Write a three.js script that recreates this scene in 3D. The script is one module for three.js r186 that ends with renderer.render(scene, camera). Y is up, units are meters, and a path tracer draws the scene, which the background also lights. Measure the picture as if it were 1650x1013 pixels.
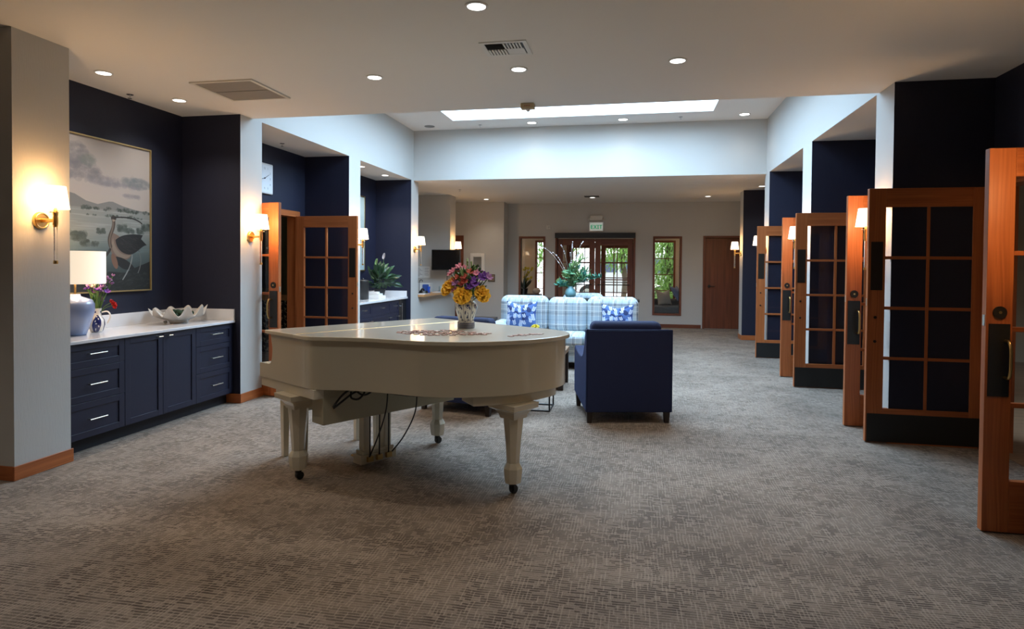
import * as THREE from 'three';
import { RoundedBoxGeometry } from 'three/addons/geometries/RoundedBoxGeometry.js';
import { RectAreaLightUniformsLib } from 'three/addons/lights/RectAreaLightUniformsLib.js';
import { mergeGeometries } from 'three/addons/utils/BufferGeometryUtils.js';

// ---------- camera, sky, exposure ----------
const scene = new THREE.Scene();
const renderer = new THREE.WebGLRenderer({ antialias: true });
renderer.toneMapping = THREE.LinearToneMapping;
renderer.toneMappingExposure = 1.0;
renderer.shadowMap.enabled = true;
RectAreaLightUniformsLib.init();
const FPX = 1018.77;                                   // focal length in pixels of the 1650 x 1013 frame
const camera = new THREE.PerspectiveCamera(2 * Math.atan(506.5 / FPX) * 180 / Math.PI, 1650 / 1013, 0.05, 200);
camera.setViewOffset(1650, 1013, 0, 58.8, 1650, 1013);
camera.rotation.order = 'YXZ';
camera.position.set(0, 1.45, 0);
camera.rotation.set(-0.0198747, 0.1955023, 0.0082275);
camera.updateProjectionMatrix();
scene.add(camera);
scene.background = new THREE.Color().setRGB(0.95, 1.0, 1.06);
scene.backgroundIntensity = 3.2;
const SKYLIGHT = 11, DOWN = 3.0, SCONCE = 0.7;          // strengths: skylight panel, downlights, wall sconces

// ---------- helpers (Z counts away from the camera: three z = -Z) ----------
let seed = 7;
const rnd = () => { seed = (seed * 1664525 + 1013904223) >>> 0; return seed / 4294967296; };
const rr = (a, b) => a + (b - a) * rnd();
const taken = {};
function numbered(n) { taken[n] = (taken[n] ?? -1) + 1; return taken[n] ? n + '_' + String(taken[n]).padStart(3, '0') : n; }
function std(color, roughness = 0.6, extra = {}) {
  const m = new THREE.MeshPhysicalMaterial({ roughness, ...extra });
  if (Array.isArray(color)) m.color.setRGB(...color); else m.color.set(color);
  return m;
}
function clean(g) { let h = g.index ? g.toNonIndexed() : g.clone(); for (const k of Object.keys(h.attributes)) if (!['position', 'normal', 'uv'].includes(k)) h.deleteAttribute(k); h.morphAttributes = {}; return h; }
function merge(list) { list = [list].flat(Infinity); return list.length === 1 ? list[0] : mergeGeometries(list.map(clean)); }
function mesh(name, geos, mat, parent) {
  const m = new THREE.Mesh(merge(geos), mat); m.name = parent && parent !== scene ? name : numbered(name);
  m.castShadow = m.receiveShadow = true; (parent || scene).add(m); return m;
}
function tag(o, label, category, group, kind) { o.userData.label = label; if (category) o.userData.category = category; if (group) o.userData.group = group; if (kind) o.userData.kind = kind; return o; }
function thing(name, label, category, [x, y, Z] = [0, 0, 0], turn = 0, group) {
  const o = new THREE.Group(); o.name = numbered(name); scene.add(o); o.position.set(x, y, -Z); o.rotation.y = turn; return tag(o, label, category, group);
}
function struct(name, geos, mat, label, parent) { const m = mesh(name, geos, mat, parent); if (!parent) { m.userData.kind = 'structure'; if (label) m.userData.label = label; } return m; }
// uv in metres by dominant normal; grain: axis index along which v runs
function uvm(g, s = 1, grain = 1) {
  g = clean(g); const p = g.attributes.position, n = g.attributes.normal, uv = new Float32Array(p.count * 2);
  for (let i = 0; i < p.count; i++) {
    const a = [p.getX(i), p.getY(i), p.getZ(i)], b = [Math.abs(n.getX(i)), Math.abs(n.getY(i)), Math.abs(n.getZ(i))];
    const k = b.indexOf(Math.max(...b)), ax = [0, 1, 2].filter((q) => q !== k);
    let [U, Vv] = ax; if (U === grain) [U, Vv] = [Vv, U];
    uv[2 * i] = (a[U] + 0.37 * a[k]) * s; uv[2 * i + 1] = a[Vv] * s;
  }
  g.setAttribute('uv', new THREE.BufferAttribute(uv, 2)); return g;
}
function box(x0, x1, y0, y1, Z0, Z1) { const g = new THREE.BoxGeometry(x1 - x0, y1 - y0, Z1 - Z0); g.translate((x0 + x1) / 2, (y0 + y1) / 2, -(Z0 + Z1) / 2); return g; }
function rbox(x0, x1, y0, y1, Z0, Z1, r = 0.004, s = 2) { const g = new RoundedBoxGeometry(x1 - x0, y1 - y0, Z1 - Z0, s, Math.min(r, (x1 - x0) / 2.01, (y1 - y0) / 2.01, (Z1 - Z0) / 2.01)); g.translate((x0 + x1) / 2, (y0 + y1) / 2, -(Z0 + Z1) / 2); return g; }
function longest(d) { return d.indexOf(Math.max(...d)); }
function wbox(x0, x1, y0, y1, Z0, Z1, r = 0.003) { return uvm(r ? rbox(x0, x1, y0, y1, Z0, Z1, r, 1) : box(x0, x1, y0, y1, Z0, Z1), 1, longest([x1 - x0, y1 - y0, Z1 - Z0])); }
function cyl(x, y0, y1, Z, r0, r1 = r0, n = 20, open = false) { const g = new THREE.CylinderGeometry(r1, r0, y1 - y0, n, 1, open); g.translate(x, (y0 + y1) / 2, -Z); return g; }
function rod(a, b, r, n = 8, r1 = r) {               // a, b = [x, y, Z]
  const A = new THREE.Vector3(a[0], a[1], -a[2]), B = new THREE.Vector3(b[0], b[1], -b[2]), d = B.clone().sub(A), L = d.length();
  const g = new THREE.CylinderGeometry(r1, r, L, n); g.applyQuaternion(new THREE.Quaternion().setFromUnitVectors(new THREE.Vector3(0, 1, 0), d.normalize()));
  g.translate((A.x + B.x) / 2, (A.y + B.y) / 2, (A.z + B.z) / 2); return g;
}
function tube(pts, r, seg = 24, n = 6) { return new THREE.TubeGeometry(new THREE.CatmullRomCurve3(pts.map((p) => new THREE.Vector3(p[0], p[1], -p[2]))), seg, r, n, false); }
function lathe(prof, x, y, Z, n = 32) { const g = new THREE.LatheGeometry(prof.map((p) => new THREE.Vector2(p[0], p[1])), n); g.translate(x, y, -Z); return g; }
function ball(x, y, Z, r, sx = 1, sy = 1, sz = 1, n = 14) { const g = new THREE.SphereGeometry(r, n, Math.round(n * 0.7)); g.scale(sx, sy, sz); g.translate(x, y, -Z); return g; }
// extrude an outline (x, Z) upright from y0 to y1
function slab(pts, y0, y1, bevel = 0) {
  const s = new THREE.Shape(pts.map((p) => new THREE.Vector2(p[0], p[1])));
  const g = new THREE.ExtrudeGeometry(s, { depth: y1 - y0 - 2 * bevel, bevelEnabled: bevel > 0, bevelThickness: bevel, bevelSize: bevel, bevelOffset: -bevel, bevelSegments: 2, curveSegments: 1 });
  g.rotateX(-Math.PI / 2); g.translate(0, y0 + bevel, 0); return g;
}

// ---------- textures ----------
const hsh = (x, y) => { let h = (x * 374761393 + y * 668265263) | 0; h = Math.imul(h ^ (h >>> 13), 1274126177); return ((h ^ (h >>> 16)) >>> 0) / 4294967296; };
function vn(x, y, px, py) { // tileable value noise
  const xi = Math.floor(x), yi = Math.floor(y), f = x - xi, g = y - yi, s = f * f * (3 - 2 * f), t = g * g * (3 - 2 * g), w = (a, b) => hsh(((a % px) + px) % px, ((b % py) + py) % py);
  return (w(xi, yi) * (1 - s) + w(xi + 1, yi) * s) * (1 - t) + (w(xi, yi + 1) * (1 - s) + w(xi + 1, yi + 1) * s) * t;
}
function dataTex(w, h, fn, srgb, ru = 1, rv = 1) {
  const d = new Uint8Array(w * h * 4);
  for (let y = 0; y < h; y++) for (let x = 0; x < w; x++) { const c = fn(x, y), i = 4 * (y * w + x); for (let k = 0; k < 3; k++) d[i + k] = Math.max(0, Math.min(255, Array.isArray(c) ? c[k] : c)); d[i + 3] = 255; }
  const t = new THREE.DataTexture(d, w, h); t.wrapS = t.wrapT = THREE.RepeatWrapping; t.magFilter = THREE.LinearFilter; t.minFilter = THREE.LinearMipmapLinearFilter; t.generateMipmaps = true;
  if (srgb) t.colorSpace = THREE.SRGBColorSpace; t.repeat.set(ru, rv); t.needsUpdate = true; return t;
}
function canvasTex(w, h, draw) {
  const c = document.createElement('canvas'); c.width = w; c.height = h; draw(c.getContext('2d'), w, h);
  const t = new THREE.CanvasTexture(c); t.colorSpace = THREE.SRGBColorSpace; t.wrapS = t.wrapT = THREE.RepeatWrapping; return t;
}
const mixc = (a, b, t) => a.map((v, i) => v + (b[i] - v) * t);
function woodTex(light, dark, k) {
  return dataTex(256, 512, (x, y) => {
    const u = x / 256, v = y / 512, wob = vn(u * 6 + 11 * k, v * 3, 6, 3) * 2.2;
    const g1 = vn(u * 34 + wob, v * 2, 34, 2), g2 = vn(u * 128, v * 10, 128, 10), g3 = vn(u * 7, v * 2, 7, 2);
    return mixc(light, dark, Math.min(1, 0.5 * g1 + 0.28 * g2 + 0.3 * g3 - 0.06));
  }, true, 3, 0.8);
}
// woven carpet, 3 m repeat: pale crosswise threads every 2 cm, dark dashes between them, broken by pale lengthwise threads
const CN = 2048;
const carpetFn = (x, y) => {
  const u = x / CN, v = y / CN, yy = (y + 5 * vn(u * 40, v * 10, 40, 10)) * 158 / CN, row = Math.floor(yy), fy = yy - row;
  const patch = vn(u * 34, v * 34, 34, 34), big = vn(u * 9, v * 9, 9, 9), dash = vn(u * 90 + row * 31, row * 7, 90, 157), fine = hsh(x >> 1, y >> 1);
  const xx = (x + 6 * vn(u * 10, v * 40, 10, 40)) * 183 / CN, col = Math.floor(xx), fx = xx - col, cross = vn(col * 5, v * 60 + col * 3, 997, 60);
  let t = 0.10 + 0.22 * fine + 0.10 * hsh(x, y);
  if (fy > 0.36) { if (dash > 0.34) t += 0.58 * (0.35 + 0.85 * patch); else t += 0.14; }
  if (fx < 0.34 && cross > 0.5) t *= 0.45;
  t += (big - 0.5) * 0.2;
  return mixc([172, 158, 144], [72, 62, 54], Math.max(0, Math.min(1, t)));
};
const T = {
  fir: woodTex([190, 112, 62], [138, 72, 34], 1), firDark: woodTex([128, 70, 42], [84, 42, 24], 2), oak: woodTex([150, 120, 92], [100, 76, 56], 3), ledge: woodTex([196, 148, 98], [160, 112, 68], 4),
  carpet: dataTex(CN, CN, carpetFn, true, 1 / 3, 1 / 3), carpetBump: dataTex(512, 512, (x, y) => 255 * (0.5 * hsh(x, y) + 0.5 * vn(x / 2, y / 2, 256, 256)), false, 1 / 0.6, 1 / 0.6),
  weave: dataTex(256, 256, (x, y) => 255 * (0.5 + 0.25 * Math.sin(x * Math.PI / 4) * Math.sin(y * Math.PI / 4) + 0.25 * hsh(x, y)), false, 4, 4),
  plaster: dataTex(256, 256, (x, y) => 255 * (0.5 * vn(x / 4, y / 4, 64, 64) + 0.5 * vn(x / 10.667, y / 10.667, 24, 24)), false, 2.5, 2.5),
};
const M = {
  paint: std([0.50, 0.49, 0.465], 0.75, { bumpMap: T.plaster, bumpScale: 0.0006 }),
  ceiling: std([0.74, 0.72, 0.69], 0.85, { bumpMap: T.plaster, bumpScale: 0.0008 }),
  navy: std([0.0056, 0.0074, 0.0255], 0.6, { bumpMap: T.plaster, bumpScale: 0.0006 }),
  carpet: std(0xffffff, 0.95, { map: T.carpet, bumpMap: T.carpetBump, bumpScale: 0.003 }),
  fir: std(0xffffff, 0.42, { map: T.fir }), firDark: std(0xffffff, 0.45, { map: T.firDark }),
  oak: std(0xffffff, 0.5, { map: T.oak }), ledge: std(0xffffff, 0.4, { map: T.ledge }),
  black: std([0.012, 0.012, 0.012], 0.45), blackMetal: std([0.02, 0.02, 0.02], 0.4, { metalness: 0.6 }), bronze: std([0.035, 0.028, 0.022], 0.45, { metalness: 0.5 }),
  brass: std([0.66, 0.44, 0.17], 0.3, { metalness: 1 }), nickel: std([0.55, 0.5, 0.4], 0.28, { metalness: 1 }), chrome: std([0.75, 0.75, 0.76], 0.2, { metalness: 1 }),
  glass: std([1, 1, 1], 0.02, { transmission: 1, thickness: 0, ior: 1.5, specularIntensity: 1 }),
  clear: std([0.97, 0.98, 0.98], 0.03, { transmission: 1, thickness: 0.01, ior: 1.48 }),
  white: std([0.72, 0.72, 0.70], 0.5), whiteGloss: std([0.75, 0.75, 0.73], 0.2), plastic: std([0.62, 0.60, 0.55], 0.5), dark: std([0.02, 0.018, 0.016], 0.6),
};

// ---------- room ----------
const XL = -4.02, XR = 2.055, BL = -4.70, BR = 2.79, HC = 2.98, HW = 3.88, ZN = 6.07, ZF = 10.99, ZW = 15.45;
struct('floor', uvm(box(-9, 9, -0.12, 0, -5, ZW + 0.12)), M.carpet, 'taupe woven-pattern carpet of the hall');
// lowered ceilings round the skylight well, painted as the walls on their upright faces
const cm = [M.paint, M.paint, M.ceiling, M.ceiling, M.paint, M.paint];
function ceil(x0, x1, Z0, Z1, label) { struct('ceiling', box(x0, x1, HC, 4.1, Z0, Z1), cm, label); }
ceil(-9, 9, -5, ZN, 'flat front ceiling with downlights and vents');
ceil(-9, 9, ZF, 18.3, 'lower ceiling over the far lobby');
ceil(-9, XL, ZN, ZF, 'wall and soffits along the left of the skylight well');
ceil(XR, 9, ZN, ZF, 'wall and soffits along the right of the skylight well');
const SK = [-3.08, 1.13, 6.76, 10.31], ST = 4.4;      // skylight opening and the top of its shaft
struct('ceiling', [box(XL, SK[0], HW, ST, ZN, ZF), box(SK[1], XR, HW, ST, ZN, ZF), box(SK[0], SK[1], HW, ST, ZN, SK[2]), box(SK[0], SK[1], HW, ST, SK[3], ZF)], M.ceiling, 'raised ceiling round the skylight');
{ // skylight: frosted panel closing the shaft
  const t = thing('skylight', 'long white frosted skylight in the raised ceiling', 'skylight', [(SK[0] + SK[1]) / 2, ST, (SK[2] + SK[3]) / 2]);
  const w = SK[1] - SK[0], d = SK[3] - SK[2];
  const pm = std([0.9, 0.9, 0.9], 0.6); pm.emissive.setRGB(0.9, 0.96, 1.0); pm.emissiveIntensity = 2.2;
  mesh('diffuser_panel', box(-w / 2 - 0.03, w / 2 + 0.03, 0, 0.03, -d / 2 - 0.03, d / 2 + 0.03), pm, t);
  const L = new THREE.RectAreaLight(new THREE.Color().setRGB(0.44, 0.71, 1.0), SKYLIGHT, w - 0.02, d - 0.02); L.position.set((SK[0] + SK[1]) / 2, ST - 0.008, -(SK[2] + SK[3]) / 2); L.rotation.x = -Math.PI / 2; scene.add(L);
}
// pillars: painted light on the hall face, navy on the alcove faces
function pillar(side, Z0, Z1, near, far, depth = 0.85, label) {
  const m = [M.paint, M.paint, M.paint, M.paint, near, far]; // +x -x +y -y +z(near) -z(far)
  if (side < 0) struct('wall_left', box(XL - depth, XL, 0, HC, Z0, Z1), [m[0], m[1], m[2], m[3], near, far], label); else struct('wall_right', box(XR, XR + depth, 0, HC, Z0, Z1), m, label);
  const n = side < 0 ? 'left' : 'right', e = 0.012, h = 0.095, s = side < 0 ? 1 : -1, X = side < 0 ? XL : XR, d = 0.66;
  const fx = (a, b) => (side < 0 ? [X + a, X + b] : [X - b, X - a]);
  const gs = [wbox(...fx(0, e), 0, h, Z0 - e, Z1 + e), wbox(...fx(-(near === M.paint && depth > 1 ? depth : d), 0), 0, h, Z0 - e, Z0)];
  struct('baseboard_' + n, gs, M.fir, 'orange wood baseboard round a ' + n + ' pillar');
}
const LP = [[3.435, 3.86], [5.86, 6.24], [8.36, 8.73], [10.87, 11.25], [13.3, 13.72]], RP = [[3.23, 3.63], [5.73, 6.13], [8.23, 8.65], [10.73, 11.1], [13.25, 13.63]];
pillar(-1, ...LP[0], M.paint, M.navy, 2.7, 'pale wall end beside the painting alcove');
pillar(-1, ...LP[1], M.navy, M.navy, 0.85, 'pale pillar between painting alcove and clock alcove');
pillar(-1, ...LP[2], M.navy, M.navy, 0.85, 'pale pillar between clock alcove and plant alcove');
pillar(-1, ...LP[3], M.navy, M.paint, 3.3, 'pale pillar between plant alcove and reception');
pillar(-1, ...LP[4], M.paint, M.paint, 3.3, 'pale wall behind the television');
RP.forEach(([a, b], i) => pillar(1, a, b, M.navy, i === 4 ? M.paint : M.navy, 0.9, 'pale pillar ' + ['near the front doors', 'beside the front pair of doors', 'beside the middle pair of doors', 'beside the far pair of doors', 'beside the plain far door'][i]));
// alcove back walls, with openings
function holed(name, x0, x1, Z0, Z1, holes, mat, label, top = HC) { // upright wall along Z with rectangular holes [Z0, Z1, y0, y1]
  const g = []; let z = Z0; for (const [a, b, y0, y1] of holes) { if (a > z) g.push(box(x0, x1, 0, top, z, a)); if (y0 > 0) g.push(box(x0, x1, 0, y0, a, b)); if (y1 < top) g.push(box(x0, x1, y1, top, a, b)); z = b; } if (Z1 > z) g.push(box(x0, x1, 0, top, z, Z1)); return struct(name, g, mat, label);
}
holed('wall_left', BL - 0.13, BL, 3.86, 5.86, [], M.navy, 'navy back wall of the painting alcove');
holed('wall_left', BL - 0.13, BL, 6.24, 8.36, [[6.36, 8.14, 0, 2.125]], M.navy, 'navy back wall round the left doorway');
holed('wall_left', BL - 0.13, BL, 8.73, 10.87, [], M.navy, 'navy back wall of the plant alcove');
holed('wall_right', BR, BR + 0.13, -4, RP[0][0], [], M.navy, 'navy wall at the near right');
RP.slice(0, 3).forEach(([, b], i) => holed('wall_right', BR, BR + 0.13, b, RP[i + 1][0], [[[3.84, 5.66], [6.24, 8.15], [8.86, 10.66]][i].concat([0, 2.125])], M.navy, 'navy wall round the ' + ['front', 'middle', 'far'][i] + ' right doorway'));
holed('wall_right', BR, BR + 0.13, RP[3][1], RP[4][0], [], M.navy, 'navy wall of the far right alcove');
holed('wall_right', BR, BR + 0.13, RP[4][1], ZW, [], M.paint, 'pale wall beyond the last right pillar');
// behind the camera and at the near left
holed('wall_left', -6.85, -6.72, -4, 3.86, [], M.paint, 'pale wall at the near left');
struct('wall_back', box(-6.85, BR + 0.13, 0, HC, -4.13, -4), M.paint, 'pale wall behind the viewpoint');
// casings of the left and right doorways
function casing(x, side, Z0, Z1) { const f = (a, b) => (side < 0 ? [x + a, x + b] : [x - b, x - a]); // jambs line the wall, casing stands proud into the hall
  struct('trim', [wbox(...f(-0.13, 0.018), 0, 2.105, Z0, Z0 + 0.035), wbox(...f(-0.13, 0.018), 0, 2.105, Z1 - 0.035, Z1), wbox(...f(-0.13, 0.018), 2.1, 2.125, Z0, Z1), wbox(...f(0, 0.018), 0, 2.18, Z0 - 0.055, Z0), wbox(...f(0, 0.018), 0, 2.18, Z1, Z1 + 0.055), wbox(...f(0, 0.018), 2.125, 2.18, Z0, Z1)], M.fir, 'wooden casing of a doorway'); }
casing(BL, -1, 6.36, 8.14); casing(BR, 1, 3.84, 5.66); casing(BR, 1, 6.24, 8.15); casing(BR, 1, 8.86, 10.66);
// room behind the left doorway
const olive = std([0.10, 0.105, 0.055], 0.8), beige = std([0.50, 0.43, 0.31], 0.8);
struct('wall_left', [box(-7.6, -7.47, 0, HC, 5.2, 9.4), box(-7.6, BL - 0.13, 0, HC, 5.07, 5.2), box(-7.6, BL - 0.13, 0, HC, 9.4, 9.53)], olive, 'olive walls of the room behind the left doorway');
// dining room behind the right doorways
struct('wall_right', [box(7.4, 7.53, 0, HC, 2.9, 11.3), box(BR + 0.13, 7.4, 0, HC, 2.77, 2.9), box(BR + 0.13, 7.4, 0, HC, 11.2, 11.33)], beige, 'beige walls of the dining room');
struct('floor', uvm(box(BR + 0.02, 7.4, 0, 0.004, 2.9, 11.2), 1, 0), M.oak, 'wood plank floor of the dining room');
// reception: half wall, office behind it
struct('wall_left', box(XL - 0.12, XL, 0, 0.845, 11.25, 13.3), M.paint, 'pale half wall of the reception');
struct('wall_left', box(-7.3, -7.17, 0, HC, 11.25, 13.3), M.paint, 'pale back wall of the office');
// far lobby
struct('wall_left', box(-5.2, -5.07, 0, HC, 13.72, 15.07), M.paint, 'pale side wall of the lobby recess');
struct('wall_far', box(-5.2, -3.17, 0, HC, 14.95, 15.07), M.paint, 'greige wall with the extinguisher cabinet');
struct('wall_far', box(-3.29, -3.17, 0, HC, 15.07, ZW), M.paint, 'short return of the greige wall');
function farWall(Z, holes, label) { // wall facing the camera, holes [x0, x1, y0, y1]
  const s = new THREE.Shape([[-4.3, 0], [BR + 0.13, 0], [BR + 0.13, HC], [-4.3, HC]].map((p) => new THREE.Vector2(...p)));
  for (const [a, b, c, d] of holes) s.holes.push(new THREE.Path([[a, c], [a, d], [b, d], [b, c]].map((p) => new THREE.Vector2(...p))));
  const g = new THREE.ExtrudeGeometry(s, { depth: 0.12, bevelEnabled: false }); g.translate(0, 0, -Z - 0.12); struct('wall_far', g, M.paint, label);
}
const openings = [[-2.84, -2.28, 0.36, 2.12], [-1.93, -0.10, 0.0005, 2.14], [0.41, 0.98, 0.34, 2.12]];
farWall(ZW, [...openings, [1.56, 2.40, 0.0005, 2.13]], 'greige far wall round the exit doors');
farWall(18.0, openings, 'outer wall of the entrance vestibule');
struct('wall_left', box(-4.3, -4.18, 0, HC, ZW + 0.12, 18), M.paint, 'left wall of the vestibule');
struct('wall_right', box(BR, BR + 0.13, 0, HC, ZW + 0.12, 18), M.paint, 'right wall of the vestibule');
struct('wall_far', box(1.45, BR, 0, HC, 16.9, 17.0), M.paint, 'closet wall behind the plain door');
struct('floor', box(-4.3, BR + 0.1, -0.12, -0.002, ZW + 0.12, 18.3), std([0.22, 0.2, 0.18], 0.35), 'stone floor of the vestibule');
struct('baseboard_far', [wbox(-3.17, -2.05, 0, 0.085, ZW - 0.014, ZW), wbox(0.03, 1.48, 0, 0.085, ZW - 0.014, ZW), wbox(-4.1, -3.17, 0, 0.085, 14.936, 14.95), wbox(-3.17, -3.156, 0, 0.085, 14.936, ZW)], M.firDark, 'wooden baseboard of the far wall');

// ---------- doors ----------
// leaf hinged at the origin, reaching W along dx; its outer face looks along oz (-1 = towards the camera when unturned)
function frenchDoor(n, label, X, Z, dx, oz, turn = 0, kickBoth = false, W = 0.9) {
  const d = new THREE.Group(); d.name = 'door_' + n; d.position.set(X, 0, -Z); d.rotation.y = turn; scene.add(d); d.userData.kind = 'structure'; d.userData.label = label;
  const th = 0.0225, H0 = 0.008, H1 = 2.11, sw = 0.13, gy0 = 0.29, gy1 = 1.955;
  const fx = (a, b) => (dx > 0 ? [a, b] : [-b, -a]);
  const B = (a, b, y0, y1, t = th) => wbox(...fx(a, b), y0, y1, -t, t, 0.003);
  mesh('stile', B(0, sw, H0, H1), M.fir, d); mesh('stile', B(W - sw, W, H0, H1), M.fir, d);
  mesh('top_rail', B(sw, W - sw, gy1, H1), M.fir, d); mesh('bottom_rail', B(sw, W - sw, H0, gy0), M.fir, d);
  const mid = W / 2, rows = [0, 1, 2, 3, 4].map((k) => gy0 + (gy1 - gy0) * k / 4), mw = 0.013;
  mesh('muntin', B(mid - mw, mid + mw, gy0, gy1, 0.016), M.fir, d);
  for (let k = 1; k < 4; k++) mesh('muntin', [B(sw, mid - mw, rows[k] - mw, rows[k] + mw, 0.016), B(mid + mw, W - sw, rows[k] - mw, rows[k] + mw, 0.016)], M.fir, d);
  for (let k = 0; k < 4; k++) for (const [a, b] of [[sw, mid - mw], [mid + mw, W - sw]]) {
    const g = new THREE.PlaneGeometry(b - a, rows[k + 1] - rows[k] - (k && k < 3 ? 2 * mw : mw)); const c = fx(a, b); g.translate((c[0] + c[1]) / 2, (rows[k] + rows[k + 1]) / 2, 0); mesh('pane', g, M.glass, d);
  }
  const f = (t0, t1, s) => (s < 0 ? [-th - t1, -th - t0] : [th + t0, th + t1]), c = W - sw / 2;
  // outer face: lock cylinder, dark plate with brass pull
  const cy = new THREE.CylinderGeometry(0.034, 0.034, 0.008, 24); cy.rotateX(Math.PI / 2); cy.translate(dx * (c), 1.215, -(oz * (th + 0.004)));
  mesh('lock', cy, M.bronze, d);
  const kh = new THREE.CylinderGeometry(0.008, 0.008, 0.004, 12); kh.rotateX(Math.PI / 2); kh.translate(dx * c, 1.215, -(oz * (th + 0.009))); mesh('key_hole', kh, M.brass, d);
  mesh('pull_plate', box(...fx(c - 0.052, c + 0.052), 0.755, 1.153, ...f(0, 0.004, oz)), M.black, d);
  const px = dx * (c - 0.03), pz = (t) => oz * (th + t);
  mesh('pull_handle', tube([[px, 1.06, pz(0.004)], [px, 1.058, pz(0.04)], [px, 1.03, pz(0.056)], [px, 0.96, pz(0.06)], [px, 0.89, pz(0.056)], [px, 0.862, pz(0.04)], [px, 0.86, pz(0.004)]], 0.009, 30, 8), M.brass, d);
  // inner face: push plate, bolts, kick plate
  mesh('push_plate', box(...fx(c - 0.045, c + 0.045), 1.27, 1.67, ...f(0, 0.003, -oz)), M.bronze, d);
  for (const y of [1.045, 0.845]) { const g = new THREE.CylinderGeometry(0.012, 0.012, 0.006, 12); g.rotateX(Math.PI / 2); g.translate(dx * (c + 0.005), y, oz * (th + 0.003)); mesh('bolt', g, M.bronze, d); }
  mesh('kick_plate', box(...fx(0.01, W - 0.01), 0.012, 0.245, ...f(0, 0.003, -oz)), M.black, d);
  mesh('latch', box(...fx(W - 0.001, W + 0.002), 1.14, 1.2, -0.012, 0.012), M.nickel, d);
  for (const y of [0.25, 1.05, 1.85]) mesh('hinge', cyl(dx * -0.006, y - 0.05, y + 0.05, -oz * 0 + 0.024 * oz, 0.008), M.bronze, d);
  return d;
}
const DX = BR - 0.012, TH = 0.0225;
frenchDoor(1, 'nearest right glazed wooden door with brass pull, cut by the frame edge', DX, 3.90 + TH, -1, -1);
frenchDoor(2, 'right glazed wooden door with the paper notice taped on it', DX, 5.72 + TH, -1, 1);
frenchDoor(3, 'right glazed wooden door partly hidden behind the one with the notice', DX, 6.28 + TH, -1, -1, 0.02);
frenchDoor(4, 'right glazed wooden door with black kick plate beside the middle pillar', DX, 8.17 + TH, -1, 1);
frenchDoor(5, 'right glazed wooden door second from the far end', DX, 8.90 + TH, -1, -1);
frenchDoor(6, 'farthest right glazed wooden door with black kick plate', DX, 10.69 + TH, -1, 1);
frenchDoor(7, 'left glazed wooden door open beside the brass sconce', BL + 0.012, 6.375, 1, -1, -0.16);
frenchDoor(8, 'left glazed wooden door facing the piano', BL + 0.012, 8.10, 1, 1, 0, false, 0.92);
// exit doors (inner and outer pair)
for (const [i, Z] of [[9, ZW + 0.05], [11, 18.04]]) {
  const a = frenchDoor(i, Z < 17 ? 'left leaf of the dark wood exit doors' : 'left leaf of the outer entrance doors', -1.925, Z, 1, 1, 0, false, 0.905);
  const b = frenchDoor(i + 1, Z < 17 ? 'right leaf of the dark wood exit doors' : 'right leaf of the outer entrance doors', -0.105, Z, -1, 1, 0, false, 0.905);
  for (const o of [a, b]) { o.traverse((q) => { if (q.material === M.fir) q.material = M.firDark; }); for (const q of o.children.filter((k) => ['push_plate', 'lock', 'key_hole', 'kick_plate', 'bolt'].includes(k.name))) o.remove(q); mesh('panic_bar', [rod([o === a ? 0.08 : -0.08, 1.0, -0.06], [o === a ? 0.84 : -0.84, 1.0, -0.06], 0.012), rod([o === a ? 0.1 : -0.1, 1.0, -0.06], [o === a ? 0.1 : -0.1, 1.0, -0.02], 0.012), rod([o === a ? 0.82 : -0.82, 1.0, -0.06], [o === a ? 0.82 : -0.82, 1.0, -0.02], 0.012)], M.bronze, o); }
}
function frameAround(x0, x1, y0, y1, Z, w, sill, label) {
  const g = [wbox(x0 - w, x0, y0 - (sill ? w : 0), y1 + w, Z - 0.018, Z + 0.13), wbox(x1, x1 + w, y0 - (sill ? w : 0), y1 + w, Z - 0.018, Z + 0.13), wbox(x0, x1, y1, y1 + w, Z - 0.018, Z + 0.13)]; if (sill) g.push(wbox(x0, x1, y0 - w, y0, Z - 0.018, Z + 0.13)); return struct('trim', g, M.firDark, label);
}
for (const Z of [ZW, 18.0]) {
  const s = Z < 17 ? 'inner' : 'outer';
  openings.forEach(([a, b, c, d], i) => {
    frameAround(a, b, i === 1 ? 0 : c, d, Z, 0.05, i !== 1, `dark wood frame of the ${s} ${['left sidelight', 'exit doors', 'right sidelight'][i]}`);
    if (i !== 1) { const w = new THREE.Group(); w.name = 'window_' + (Z < 17 ? 1 : 3) + (i ? 1 : 0); w.userData.kind = 'structure'; w.userData.label = `tall narrow ${s} sidelight ${i ? 'right' : 'left'} of the exit doors`; scene.add(w);
      const g = new THREE.PlaneGeometry(b - a, d - c); g.translate((a + b) / 2, (c + d) / 2, -Z - 0.06); mesh('pane', g, M.glass, w);
      if (Z > 17) { for (let k = 1; k < 4; k++) mesh('muntin', wbox(a, b, c + (d - c) * k / 4 - 0.012, c + (d - c) * k / 4 + 0.012, Z + 0.045, Z + 0.075), M.firDark, w); }
      w.name = 'window_' + (i ? 2 : 1) + (Z > 17 ? '_outer' : ''); w.name = 'window_' + ((Z > 17 ? 2 : 0) + (i ? 2 : 1)); }
  });
}
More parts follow.
